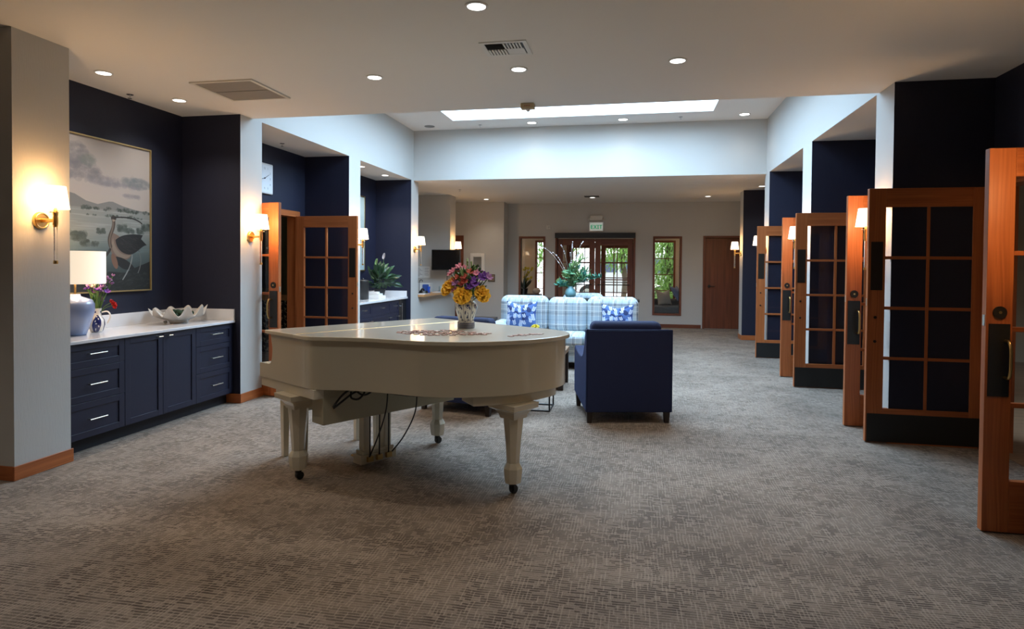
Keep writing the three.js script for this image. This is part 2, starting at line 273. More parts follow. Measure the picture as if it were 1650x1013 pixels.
{ // plain door on the far wall
  const d = new THREE.Group(); d.name = 'door_13'; d.userData.kind = 'structure'; d.userData.label = 'plain reddish wood door on the far wall'; scene.add(d);
  mesh('panel', wbox(1.565, 2.395, 0.008, 2.125, ZW + 0.02, ZW + 0.065), M.firDark, d);
  mesh('lever', [rod([1.66, 1.0, ZW + 0.02], [1.66, 1.0, ZW - 0.05], 0.011), rod([1.655, 1.0, ZW - 0.05], [1.78, 1.0, ZW - 0.05], 0.009)], M.black, d);
  const r = new THREE.CylinderGeometry(0.034, 0.034, 0.01, 20); r.rotateX(Math.PI / 2); r.translate(1.66, 1.0, -ZW - 0.015); mesh('rose', r, M.black, d);
  frameAround(1.56, 2.40, 0, 2.13, ZW, 0.05, false, 'dark wood frame of the plain far door');
}
{ // door at the back of the lobby recess, half hidden by the wall
  const d = new THREE.Group(); d.name = 'door_14'; d.userData.kind = 'structure'; d.userData.label = 'wood door edge behind the television'; scene.add(d);
  mesh('panel', wbox(-5.02, -4.25, 0.008, 2.1, 14.92, 14.948), M.firDark, d);
  struct('trim', [wbox(-4.25, -4.17, 0, 2.17, 14.925, 14.95), wbox(-5.05, -4.25, 2.1, 2.17, 14.925, 14.95)], M.firDark, 'wood casing behind the television');
}
// door operator header and exit sign
tag(mesh('door_operator', rbox(-1.98, -0.05, 2.125, 2.25, ZW - 0.13, ZW - 0.02, 0.006), M.black), 'long black door operator box above the exit doors', 'door operator');
{
  const t = thing('exit_sign', 'lit green EXIT sign above the exit doors', 'exit sign', [-0.985, 2.285, ZW]);
  mesh('housing', rbox(-0.175, 0.175, 0, 0.235, 0.002, 0.05, 0.008).translate(0, 0, 0.052), M.white, t);
  const tx = canvasTex(256, 160, (c, w, h) => { c.fillStyle = '#c3cdc4'; c.fillRect(0, 0, w, h); c.fillStyle = '#0aa670'; c.font = 'bold 112px sans-serif'; c.textAlign = 'center'; c.textBaseline = 'middle'; c.fillText('EXIT', w / 2, h / 2 + 6); });
  const m = std(0xffffff, 0.5, { map: tx, emissive: 0xffffff, emissiveMap: tx, emissiveIntensity: 0.4 });
  const g = new THREE.PlaneGeometry(0.31, 0.19); g.translate(0, 0.117, 0.0505 + 0.0008); mesh('lettered_face', g, m, t);
  const e = thing('emergency_light', 'white emergency light unit just over the exit sign', 'emergency light', [-0.985, 2.56, ZW]);
  mesh('housing', rbox(-0.15, 0.15, 0, 0.11, -0.055, -0.002, 0.01), M.plastic, e);
  for (const s of [-1, 1]) mesh('lamp_head', rod([s * 0.155, 0.03, -0.03], [s * 0.185, 0.0, -0.07], 0.028, 14, 0.034), M.plastic, e);
}
tag(mesh('wall_speaker', [rbox(-2.21, -2.10, 2.34, 2.45, ZW - 0.03, ZW - 0.001, 0.008), cyl(-2.155, 2.38, 2.41, ZW - 0.03, 0.02)], M.plastic), 'small square wall speaker left of the exit doors', 'speaker');

// ---------- wall sconces ----------
const shadeM = std([0.85, 0.78, 0.66], 0.8, { side: THREE.DoubleSide }); shadeM.emissive.setRGB(1, 0.80, 0.55); shadeM.emissiveIntensity = 1.9;
function sconce(X, Z, side, label, Y = 0) { // side +1: projects towards +x
  const t = thing('wall_sconce', label, 'sconce', [X, Y, Z], side > 0 ? 0 : Math.PI, 'brass wall sconces with white shades');
  const pl = new THREE.CylinderGeometry(0.056, 0.06, 0.016, 32); pl.rotateZ(-Math.PI / 2); pl.translate(0.008, 1.73, 0); const rim = new THREE.TorusGeometry(0.05, 0.005, 8, 32); rim.rotateY(Math.PI / 2); rim.translate(0.016, 1.73, 0);
  mesh('backplate', [pl, rim], M.brass, t);
  mesh('arm', [rbox(0.015, 0.125, 1.718, 1.742, -0.012, 0.012, 0.003), cyl(0.125, 1.70, 1.755, 0, 0.017)], M.brass, t);
  mesh('candle_cup', [cyl(0.125, 1.755, 1.785, 0, 0.013, 0.018), cyl(0.125, 1.785, 1.83, 0, 0.012)], M.brass, t);
  mesh('glass_rod', cyl(0.125, 1.455, 1.70, 0, 0.011, 0.011, 16), M.clear, t);
  mesh('rod_finial', cyl(0.125, 1.435, 1.457, 0, 0.014), M.brass, t); mesh('rod_collar', cyl(0.125, 1.685, 1.70, 0, 0.014), M.brass, t);
  mesh('drip_disc', cyl(0.125, 1.783, 1.787, 0, 0.036, 0.036, 24), M.clear, t);
  mesh('lamp_shade', cyl(0.125, 1.81, 1.965, 0, 0.083, 0.062, 32, true), shadeM, t);
  const L = new THREE.PointLight(new THREE.Color().setRGB(1, 0.58, 0.24), SCONCE, 0, 2); L.position.set(0.125, 1.885, 0); L.castShadow = true; L.shadow.radius = 2.2; t.add(L);
}
sconce(XL, 3.63, 1, 'brass sconce on the wall end left of the bird painting');
sconce(XL, 6.03, 1, 'brass sconce on the pillar left of the clock');
sconce(XL, 8.55, 1, 'brass sconce on the pillar right of the left glazed door');
sconce(XL, 11.05, 1, 'brass sconce on the pillar left of the television');
sconce(XL, 13.5, 1, 'brass sconce behind the upper edge of the television');
sconce(XR, 3.45, -1, 'brass sconce on the near right pillar just outside the frame');
sconce(XR, 5.95, -1, 'brass sconce behind the right door with the paper notice');
sconce(XR, 8.44, -1, 'brass sconce behind the middle right glazed door');
sconce(XR, 10.92, -1, 'brass sconce behind the farthest right glazed door');
sconce(XR, 13.44, -1, 'brass sconce in front of the plain far door');
sconce(-4.18, 17.0, 1, 'brass sconce seen through the left sidelight', 0.0);
sconce(1.45, 16.95, -1, 'brass sconce seen through the right sidelight', -0.05);

// ---------- ceiling fittings ----------
const lensM = std([0.9, 0.9, 0.9], 0.5); lensM.emissive.setRGB(1, 0.97, 0.93); lensM.emissiveIntensity = 6;
function downlight(X, Z, label, Y = HC, k = 1, ring = 0.07) {
  const t = thing('downlight', label, 'ceiling light', [X, Y, Z], 0, 'recessed ceiling downlights');
  mesh('trim_ring', lathe([[ring, -0.0005], [ring, -0.006], [ring - 0.014, -0.008], [ring - 0.016, -0.002], [ring - 0.016, -0.0005]], 0, 0, 0, 32), Y > 3 ? M.chrome : M.white, t);
  mesh('lens', cyl(0, -0.006, -0.001, 0, ring - 0.016, ring - 0.016, 28), lensM, t);
  const L = new THREE.SpotLight(new THREE.Color().setRGB(1, 0.89, 0.76), DOWN * k, 0, 1.05, 0.85, 2); L.position.set(X, Y - 0.02, -Z); L.target.position.set(X, 0, -Z); L.castShadow = true; L.shadow.radius = 2.5; scene.add(L, L.target);
}
downlight(-0.95, 3.65, 'recessed downlight nearest the top edge, before the slatted vent');
downlight(-2.125, 4.88, 'recessed downlight over the piano, left of the slatted vent');
downlight(-0.925, 4.87, 'recessed downlight just beyond the slatted vent');
downlight(0.275, 4.865, 'recessed downlight right of the slatted vent');
downlight(-4.25, 4.40, 'nearer recessed downlight over the bird painting', HC, 1.5);
downlight(-4.25, 5.26, 'farther recessed downlight over the bird painting', HC, 1.5);
downlight(-4.26, 9.28, 'nearer recessed downlight in the plant alcove soffit', HC, 1.9);
downlight(-4.26, 10.24, 'farther recessed downlight in the plant alcove soffit', HC, 1.9);
downlight(-3.455, 14.3, 'lobby downlight above the extinguisher cabinet', HC, 0.7);
downlight(-1.0, 14.2, 'lobby downlight above the exit sign', HC, 0.7);
downlight(1.48, 14.26, 'lobby downlight above the plain far door', HC, 0.7);
downlight(2.28, 12.6, 'lobby downlight in the far right alcove', HC, 0.7);
downlight(-1.79, 10.66, 'left lit downlight in the raised ceiling', HW, 0.25, 0.09);
downlight(-0.26, 10.66, 'middle lit downlight in the raised ceiling', HW, 0.25, 0.09);
downlight(1.64, 10.6, 'right lit downlight in the raised ceiling', HW, 0.25, 0.09);
for (const [x, z, q] of [[-2.15, 2.4, 'ahead to the left'], [0.28, 2.4, 'ahead to the right'], [-2.15, -0.1, 'beside the viewpoint at the left'], [0.28, -0.1, 'beside the viewpoint at the right'], [-0.95, -1.6, 'behind the viewpoint'], [-4.6, 1.0, 'in the near left bay']]) downlight(x, z, 'recessed downlight above the picture edge, ' + q, HC, x < -4 ? 2.6 : z > 2 ? 0.8 : 0.5);
tag(mesh('downlight', [lathe([[0.09, -0.0005], [0.09, -0.006], [0.074, -0.008], [0.07, -0.003]], -3.61, HW, 10.66, 32), cyl(-3.61, HW - 0.004, HW - 0.001, 10.66, 0.071)], std([0.2, 0.2, 0.2], 0.6)), 'unlit grey round grille at the left of the raised ceiling', 'ceiling speaker');
downlight(-6.2, 7.3, 'dim downlight in the room behind the left doorway', HC, 0.35);
downlight(5.2, 5.5, 'downlight of the dining room beyond the near door', HC, 1.8); downlight(5.2, 9.0, 'downlight of the dining room beyond the far doors', HC, 0.4);
downlight(-5.6, 12.3, 'downlight of the reception office', HC, 1.0);
downlight(-2.6, 16.7, 'downlight of the vestibule at the left', HC, 0.5); downlight(0.7, 16.7, 'downlight of the vestibule at the right', HC, 0.5);
{ // supply register with three banks of louvres
  const t = thing('air_vent', 'small white slatted air vent between two downlights', 'vent', [-0.925, HC, 4.395]);
  const a = 0.165, b = 0.145;
  mesh('frame', [box(-a, a, -0.006, 0, -b, -b + 0.03), box(-a, a, -0.006, 0, b - 0.03, b), box(-a, -a + 0.03, -0.006, 0, -b + 0.03, b - 0.03), box(a - 0.03, a, -0.006, 0, -b + 0.03, b - 0.03)], M.white, t);
  mesh('backing', box(-a + 0.03, a - 0.03, -0.0015, -0.0005, -b + 0.03, b - 0.03), M.black, t);
  const w = 2 * (a - 0.03);
  for (let k = 0; k < 6; k++) mesh('louvre', box(-a + 0.032, -0.012, -0.007, -0.002, -b + 0.034 + k * 0.02, -b + 0.037 + k * 0.02), M.dark, t);
  for (let k = 0; k < 6; k++) { const x = -0.004 + k * w / 12.2; mesh('louvre', box(x, x + 0.011, -0.009, -0.002, -b + 0.032, -0.012), M.white, t); }
  for (let k = 0; k < 6; k++) { const x = -a + 0.035 + k * w / 12.2; mesh('louvre', box(x, x + 0.014, -0.009, -0.002, 0.004, b - 0.032), M.white, t); }
  mesh('damper_plate', box(0.0, a - 0.04, -0.006, -0.002, 0.0, b - 0.032), M.white, t);
}
{
  const t = thing('return_grille', 'large grey two-panel return air grille over the left side', 'vent', [-3.45, HC, 5.05]), a = 0.295, b = 0.30, gm = std([0.30, 0.28, 0.26], 0.7);
  mesh('frame', [box(-a, a, -0.012, 0, -b, -b + 0.025), box(-a, a, -0.012, 0, b - 0.025, b), box(-a, -a + 0.03, -0.012, 0, -b + 0.025, b - 0.025), box(a - 0.03, a, -0.012, 0, -b + 0.025, b - 0.025)], M.plastic, t);
  mesh('backing', box(-a + 0.03, a - 0.03, -0.002, -0.0005, -b + 0.025, b - 0.025), M.black, t);
  for (const [z0, z1] of [[-b + 0.027, -0.008], [0.008, b - 0.027]]) { const g = []; for (let k = 0; k < 28; k++) { const z = z0 + (z1 - z0) * k / 28; g.push(box(-a + 0.032, a - 0.032, -0.010, -0.005, z, z + 0.0072)); } const q = mesh('louvre_panel', g, gm, t); q.userData.kind = 'stuff'; }
}
{
  const t = thing('ceiling_detector', 'small tan box with a red display under the ceiling edge', 'detector', [-1.035, HC, 5.93]);
  mesh('housing', rbox(-0.065, 0.065, -0.05, -0.0005, -0.04, 0.04, 0.008), std([0.42, 0.33, 0.2], 0.5), t);
  mesh('display', [0, 1, 2, 3].map((k) => box(-0.028 + k * 0.015, -0.018 + k * 0.015, -0.03, -0.022, -0.0408, -0.0402)), std([0.3, 0.03, 0.02], 0.5), t);
  mesh('sensor_dome', ball(0.005, -0.058, -0.01, 0.02), M.chrome, t);
}
function sprinkler(X, Z, Y, label) { const t = thing('sprinkler', label, 'sprinkler', [X, Y, Z], 0, 'ceiling sprinklers'); mesh('escutcheon', cyl(0, -0.006, -0.0005, 0, 0.03), M.chrome, t); mesh('head', [cyl(0, -0.035, -0.006, 0, 0.007), cyl(0, -0.04, -0.036, 0, 0.018)], M.chrome, t); }
sprinkler(-4.55, 5.0, HC, 'sprinkler head over the bird painting'); sprinkler(-4.45, 7.35, HC, 'sprinkler head over the clock'); sprinkler(-2.7, 10.68, HW, 'sprinkler head left in the raised ceiling'); sprinkler(0.66, 10.62, HW, 'sprinkler head right in the raised ceiling'); sprinkler(-3.55, 12.4, HC, 'sprinkler head over the reception side of the lobby');
{
  const t = thing('ceiling_diffuser', 'flat ceiling diffuser beside the lobby downlight', 'vent', [-1.0, HC, 14.0]);
  mesh('frame', box(-0.16, 0.16, -0.008, -0.0005, -0.12, 0.12), M.dark, t);
}

// ---------- grand piano (local x towards the tail, local Z towards the bass side) ----------
const ivory = std([0.69, 0.65, 0.52], 0.4, { clearcoat: 1, clearcoatRoughness: 0.06 });
function smooth(pts, n = 10) { const c = new THREE.CatmullRomCurve3(pts.map((p) => new THREE.Vector3(p[0], p[1], 0)), false, 'centripetal'); return c.getPoints(pts.length * n).map((v) => [v.x, v.y]); }
{
  const t = thing('grand_piano', 'cream lacquered baby grand piano with closed lid in the middle of the hall', 'piano', [-2.53, 0, 3.964], -0.5586);
  const bent = smooth([[0.50, 0], [0.58, 0.012], [0.66, 0.065], [0.76, 0.145], [0.90, 0.225], [1.07, 0.297], [1.25, 0.37], [1.42, 0.5], [1.55, 0.68], [1.632, 0.88], [1.662, 1.08], [1.645, 1.26], [1.58, 1.4], [1.46, 1.487], [1.3, 1.515]]);
  const inset = (pts, d) => pts.map((p, i) => { const a = pts[Math.max(0, i - 1)], b = pts[Math.min(pts.length - 1, i + 1)], dx = b[0] - a[0], dy = b[1] - a[1], l = Math.hypot(dx, dy) || 1; return [p[0] - dy / l * d, p[1] + dx / l * d]; });
  const FL = 0.40; // front flap depth
  mesh('lid', slab([[FL + 0.002, 0], ...bent, [FL + 0.002, 1.515]], 0.964, 0.99, 0.004), ivory, t);
  mesh('front_flap', slab([[0, 0], [FL - 0.002, 0], [FL - 0.002, 1.515], [0, 1.515]], 0.964, 0.99, 0.004), ivory, t);
  mesh('lid_hinge', rod([FL, 0.989, 0.02], [FL, 0.989, 1.495], 0.0028), M.brass, t);
  const rim = inset(bent, 0.028);
  mesh('rim', slab([[0.06, 0.028], ...rim, [0.06, 1.487]], 0.648, 0.963, 0.003), ivory, t);
  // cheeks with scrolled arms
  for (const v of [0.028, 1.42]) {
    const s = new THREE.Shape(); s.moveTo(0.062, 0.963); s.lineTo(0.03, 0.963); s.bezierCurveTo(0.035, 0.90, 0.062, 0.88, 0.05, 0.82); s.bezierCurveTo(0.045, 0.775, 0.03, 0.752, -0.005, 0.75); s.lineTo(-0.12, 0.748); s.quadraticCurveTo(-0.137, 0.746, -0.137, 0.73); s.lineTo(-0.137, 0.648); s.lineTo(0.062, 0.648);
    const g = new THREE.ExtrudeGeometry(s, { depth: 0.067, bevelEnabled: false, curveSegments: 8 }); g.translate(0, 0, -v - 0.067); mesh('arm', g, ivory, t);
  }
  mesh('fallboard', [wbox(-0.01, 0.06, 0.748, 0.80, 0.095, 1.42), box(0.045, 0.062, 0.79, 0.963, 0.095, 1.42)], ivory, t);
  mesh('key_slip', box(-0.125, -0.01, 0.648, 0.748, 0.095, 1.42), ivory, t);
  mesh('key_bed', rbox(-0.128, 0.60, 0.585, 0.648, 0.035, 1.48, 0.003), ivory, t);
  mesh('tail_plate', slab([[1.26, 0.70], ...rim.filter((p) => p[1] > 0.62 && p[0] > 1.45 && p[1] < 1.28).map((p) => [p[0] - 0.045, p[1]]), [1.30, 1.22]], 0.585, 0.648, 0.003), ivory, t);
  mesh('soundboard_beam', box(0.62, 1.25, 0.61, 0.648, 0.72, 0.80), ivory, t); mesh('soundboard_beam', box(0.62, 1.4, 0.61, 0.648, 1.2, 1.28), ivory, t);
  // legs: bracket, octagonal taper, foot block, caster
  function leg(u, v) {
    const oct = (rows) => { const g = []; for (let i = 0; i + 1 < rows.length; i++) { const c = new THREE.CylinderGeometry(rows[i + 1][0], rows[i][0], rows[i + 1][1] - rows[i][1], 8, 1, i > 0 && i + 2 < rows.length); c.rotateY(Math.PI / 8); c.translate(u, (rows[i][1] + rows[i + 1][1]) / 2, -v); g.push(c.toNonIndexed()); } return g.map((q) => { q.computeVertexNormals(); return q; }); };
    const sq = [[0.060, 0.485], [0.066, 0.51], [0.082, 0.535], [0.112, 0.552], [0.115, 0.585]], flare = sq.slice(1).map((q, i) => { const c = new THREE.CylinderGeometry(q[0] * 1.414, sq[i][0] * 1.414, q[1] - sq[i][1], 4, 1, i > 0 && i < 3); c.rotateY(Math.PI / 4); c.translate(u, (q[1] + sq[i][1]) / 2, -v); const n = c.toNonIndexed(); n.computeVertexNormals(); return n; });
    const l = mesh('leg', [...oct([[0.052, 0.072], [0.058, 0.10], [0.064, 0.165], [0.043, 0.20], [0.052, 0.33], [0.066, 0.46], [0.068, 0.50]]), ...flare], ivory, t);
    mesh('caster', [cyl(u, 0.05, 0.073, v, 0.022), box(u - 0.022, u - 0.016, 0.02, 0.055, v - 0.012, v + 0.012), box(u + 0.016, u + 0.022, 0.02, 0.055, v - 0.012, v + 0.012), (() => { const w = new THREE.CylinderGeometry(0.026, 0.026, 0.028, 20); w.rotateZ(Math.PI / 2); w.translate(u, 0.026, -v - 0.008); return w; })()], M.black, l);
  }
  leg(0.31, 0.085); leg(0.31, 1.30); leg(1.52, 0.905);
  // pedal lyre
  mesh('lyre_post', uvm(rbox(0.375, 0.435, 0.12, 0.585, 0.515, 0.575)), ivory, t); mesh('lyre_post', rbox(0.375, 0.435, 0.12, 0.585, 0.69, 0.75), ivory, t);
  mesh('lyre_box', [rbox(0.355, 0.455, 0.035, 0.10, 0.48, 0.785, 0.004), rbox(0.362, 0.448, 0.10, 0.125, 0.50, 0.765, 0.004)], ivory, t);
  for (const v of [0.55, 0.63, 0.71]) { mesh('pedal', rbox(0.24, 0.36, 0.045, 0.058, v - 0.016, v + 0.016, 0.005), M.brass, t); mesh('rod_socket', box(0.455, 0.475, 0.05, 0.085, v - 0.022, v + 0.022), M.brass, t); mesh('pedal_rod', rod([0.462, 0.075, v], [0.462, 0.6, v], 0.005), M.black, t); }
  mesh('lyre_brace', [tube([[0.465, 0.075, 0.54], [0.56, 0.25, 0.55], [0.64, 0.45, 0.56], [0.66, 0.63, 0.56]], 0.005), tube([[0.465, 0.085, 0.74], [0.6, 0.22, 0.74], [0.72, 0.42, 0.75], [0.74, 0.63, 0.75]], 0.005)], M.black, t);
  mesh('player_box', rbox(0.46, 0.60, 0.41, 0.648, 0.10, 1.22, 0.004), std([0.50, 0.48, 0.36], 0.5), t);
  mesh('cable', [tube([[0.62, 0.63, 0.30], [0.64, 0.60, 0.22], [0.66, 0.55, 0.15], [0.67, 0.53, 0.13], [0.66, 0.56, 0.2], [0.64, 0.60, 0.3], [0.64, 0.62, 0.4]], 0.007, 50), tube([[0.64, 0.61, 0.28], [0.66, 0.575, 0.27], [0.665, 0.56, 0.32], [0.66, 0.6, 0.37], [0.65, 0.63, 0.35]], 0.007, 40), tube([[0.63, 0.63, 0.3], [0.66, 0.58, 0.36], [0.655, 0.6, 0.43], [0.64, 0.635, 0.42]], 0.007, 30), tube([[0.64, 0.63, 0.38], [0.66, 0.57, 0.55], [0.64, 0.50, 0.85], [0.5, 0.455, 1.15], [0.37, 0.45, 1.30]], 0.008, 40)], M.black, t);
}
{ // bench
  const t = thing('piano_bench', 'cream wooden piano bench pushed under the keyboard end', 'bench', [-2.53, 0, 3.964], -0.5586);
  mesh('seat', rbox(-0.29, 0.09, 0.46, 0.53, 0.22, 0.95, 0.01), ivory, t); mesh('apron', rbox(-0.265, 0.065, 0.39, 0.46, 0.245, 0.925, 0.003), ivory, t);
  for (const [u, v] of [[-0.24, 0.27], [0.04, 0.27], [-0.24, 0.90], [0.04, 0.90]]) mesh('leg', (() => { const g = new THREE.CylinderGeometry(0.036, 0.026, 0.39, 4); g.rotateY(Math.PI / 4); g.translate(u, 0.195, -v); const q = g.toNonIndexed(); q.computeVertexNormals(); return q; })(), ivory, t);
}

// ---------- jigsaw pieces on the lid ----------
{
  const s = new THREE.Shape(); // a piece with two knobs and two sockets
  const r = 0.016; s.moveTo(-r, -r); s.lineTo(-0.005, -r); s.absarc(0, -r + 0.004, 0.0062, Math.PI * 1.15, -Math.PI * 0.15, true); s.lineTo(r, -r); s.lineTo(r, -0.005); s.absarc(r + 0.004, 0, 0.0062, -Math.PI * 0.7, Math.PI * 0.7, false); s.lineTo(r, r); s.lineTo(0.005, r); s.absarc(0, r + 0.004, 0.0062, -Math.PI * 0.2, Math.PI * 1.2, false); s.lineTo(-r, r); s.lineTo(-r, 0.005); s.absarc(-r + 0.004, 0, 0.0062, Math.PI * 0.7, -Math.PI * 0.7, true); s.lineTo(-r, -r);
  const g = new THREE.ExtrudeGeometry(s, { depth: 0.003, bevelEnabled: false, curveSegments: 4 }); g.rotateX(-Math.PI / 2);
  const top = [[0.52, 0.36, 0.30], [0.62, 0.50, 0.44], [0.38, 0.20, 0.15], [0.46, 0.26, 0.2]].map((c) => std(c, 0.7)), sideM = std([0.16, 0.07, 0.05], 0.8);
  const put = (X, Z, lone) => { const m = new THREE.Mesh(g, [top[Math.floor(rnd() * 4)], sideM]); m.name = numbered('jigsaw_piece'); m.castShadow = m.receiveShadow = true; m.position.set(X, 0.9902, -Z); m.rotation.y = rr(0, 6.28); scene.add(m); tag(m, lone ? 'brown jigsaw piece in the small row near the tail of the piano' : 'brown jigsaw piece loose in the pile before the flower vase', 'jigsaw piece', lone ? 'jigsaw pieces near the tail' : 'jigsaw pieces before the vase'); };
  const placed = []; let guard = 0;
  while (placed.length < 85 && guard++ < 5000) { const a = rr(0, 1), w = 0.05 + 0.13 * Math.sin(Math.PI * Math.min(1, a * 1.1)); const X = -1.60 + a * 0.62, Z = 4.0 + 0.02 * a + 0.08 + rr(-w, w) * 0.9; if (placed.every((p) => Math.hypot(p[0] - X, p[1] - Z) > 0.042) && Math.hypot(X + 1.22, Z - 4.5) > 0.13) { placed.push([X, Z]); put(X, Z, false); } }
  for (let k = 0; k < 9; k++) put(-0.80 + 0.021 * k + (k % 2) * 0.006, 4.03 + 0.021 * k + (k > 5 ? 0 : (k % 3) * 0.03 - 0.02), true);
}

// ---------- flower tools ----------
function petal(w, l, cup, curl, n = 4) { // patch from the origin along +y, cupped towards +z
  const pos = [], idx = []; for (let j = 0; j <= n; j++) for (let i = 0; i <= n; i++) { const v = j / n, u = i / n * 2 - 1, ww = w * Math.sin(Math.PI * (0.12 + 0.80 * v)) ** 0.7; pos.push(u * ww / 2, v * l - 0.1 * l * u * u * v, cup * (u * u * 0.6) * l * 0.5 + curl * l * v * v + Math.sin(u * 5 + v * 3) * 0.03 * l); }
  for (let j = 0; j < n; j++) for (let i = 0; i < n; i++) { const a = j * (n + 1) + i; idx.push(a, a + 1, a + n + 2, a, a + n + 2, a + n + 1); }
  const g = new THREE.BufferGeometry(); g.setAttribute('position', new THREE.Float32BufferAttribute(pos, 3)); g.setAttribute('uv', new THREE.Float32BufferAttribute(pos.flatMap((_, i) => (i % 3 === 0 ? [0, 0] : [])), 2)); g.setIndex(idx); g.computeVertexNormals(); return g;
}
function rose(R, layers = 5) { const g = []; for (let k = 0; k < layers; k++) { const n = 4 + k, tilt = 0.15 + 1.05 * k / (layers - 1); for (let i = 0; i < n; i++) { const p = petal(R * (0.75 + 0.1 * k), R * (0.7 + 0.09 * k), 0.8, -0.12 * k / layers); p.rotateX(tilt); p.rotateY(i / n * 6.283 + k * 0.7 + rr(-0.15, 0.15)); g.push(p); } } g.push(new THREE.IcosahedronGeometry(R * 0.3, 1).translate(0, R * 0.3, 0)); return merge(g); }
function starFlower(R, n, tilt) { const g = []; for (let i = 0; i < n; i++) { const p = petal(R * 0.75, R, 0.5, 0.1, 3); p.rotateX(tilt + rr(-0.12, 0.12)); p.rotateY(i / n * 6.283); g.push(p); } return merge(g); }
function leafGeo(w, l, bend) { return petal(w, l, 0.3, bend, 4); }
const aim = (m, d) => m.quaternion.setFromUnitVectors(new THREE.Vector3(0, 1, 0), new THREE.Vector3(d[0], d[1], -d[2]).normalize());
const DS = { side: THREE.DoubleSide };
const yel = std([0.92, 0.56, 0.05], 0.7, DS), pink = std([0.72, 0.28, 0.38], 0.7, DS), coral = std([0.55, 0.12, 0.09], 0.7, DS), purple = std([0.16, 0.05, 0.34], 0.7, DS), lilac = std([0.40, 0.20, 0.45], 0.7, DS), red = std([0.55, 0.02, 0.02], 0.6, DS), stemM = std([0.08, 0.16, 0.04], 0.7), leafM = std([0.07, 0.16, 0.05], 0.6, DS), leafDark = std([0.018, 0.05, 0.022], 0.4, DS), leafPale = std([0.24, 0.36, 0.14], 0.6, DS), blossom = std([0.62, 0.55, 0.55], 0.7, DS), cream = std([0.75, 0.62, 0.5], 0.7, DS);
function flower(kind, label, group, base, head, geo, mat, dir) { // base, head: [X, Y, Z]
  const t = thing(kind, label, 'flower', head, 0, group); const b = mesh('bloom', geo, mat, t); aim(b, dir);
  mesh('stem', tube([[base[0] - head[0], base[1] - head[1], base[2] - head[2]], [(base[0] - head[0]) * 0.55, (base[1] - head[1]) * 0.45, (base[2] - head[2]) * 0.55], [0, 0, 0]], 0.0035, 10, 5), stemM, t); return t;
}
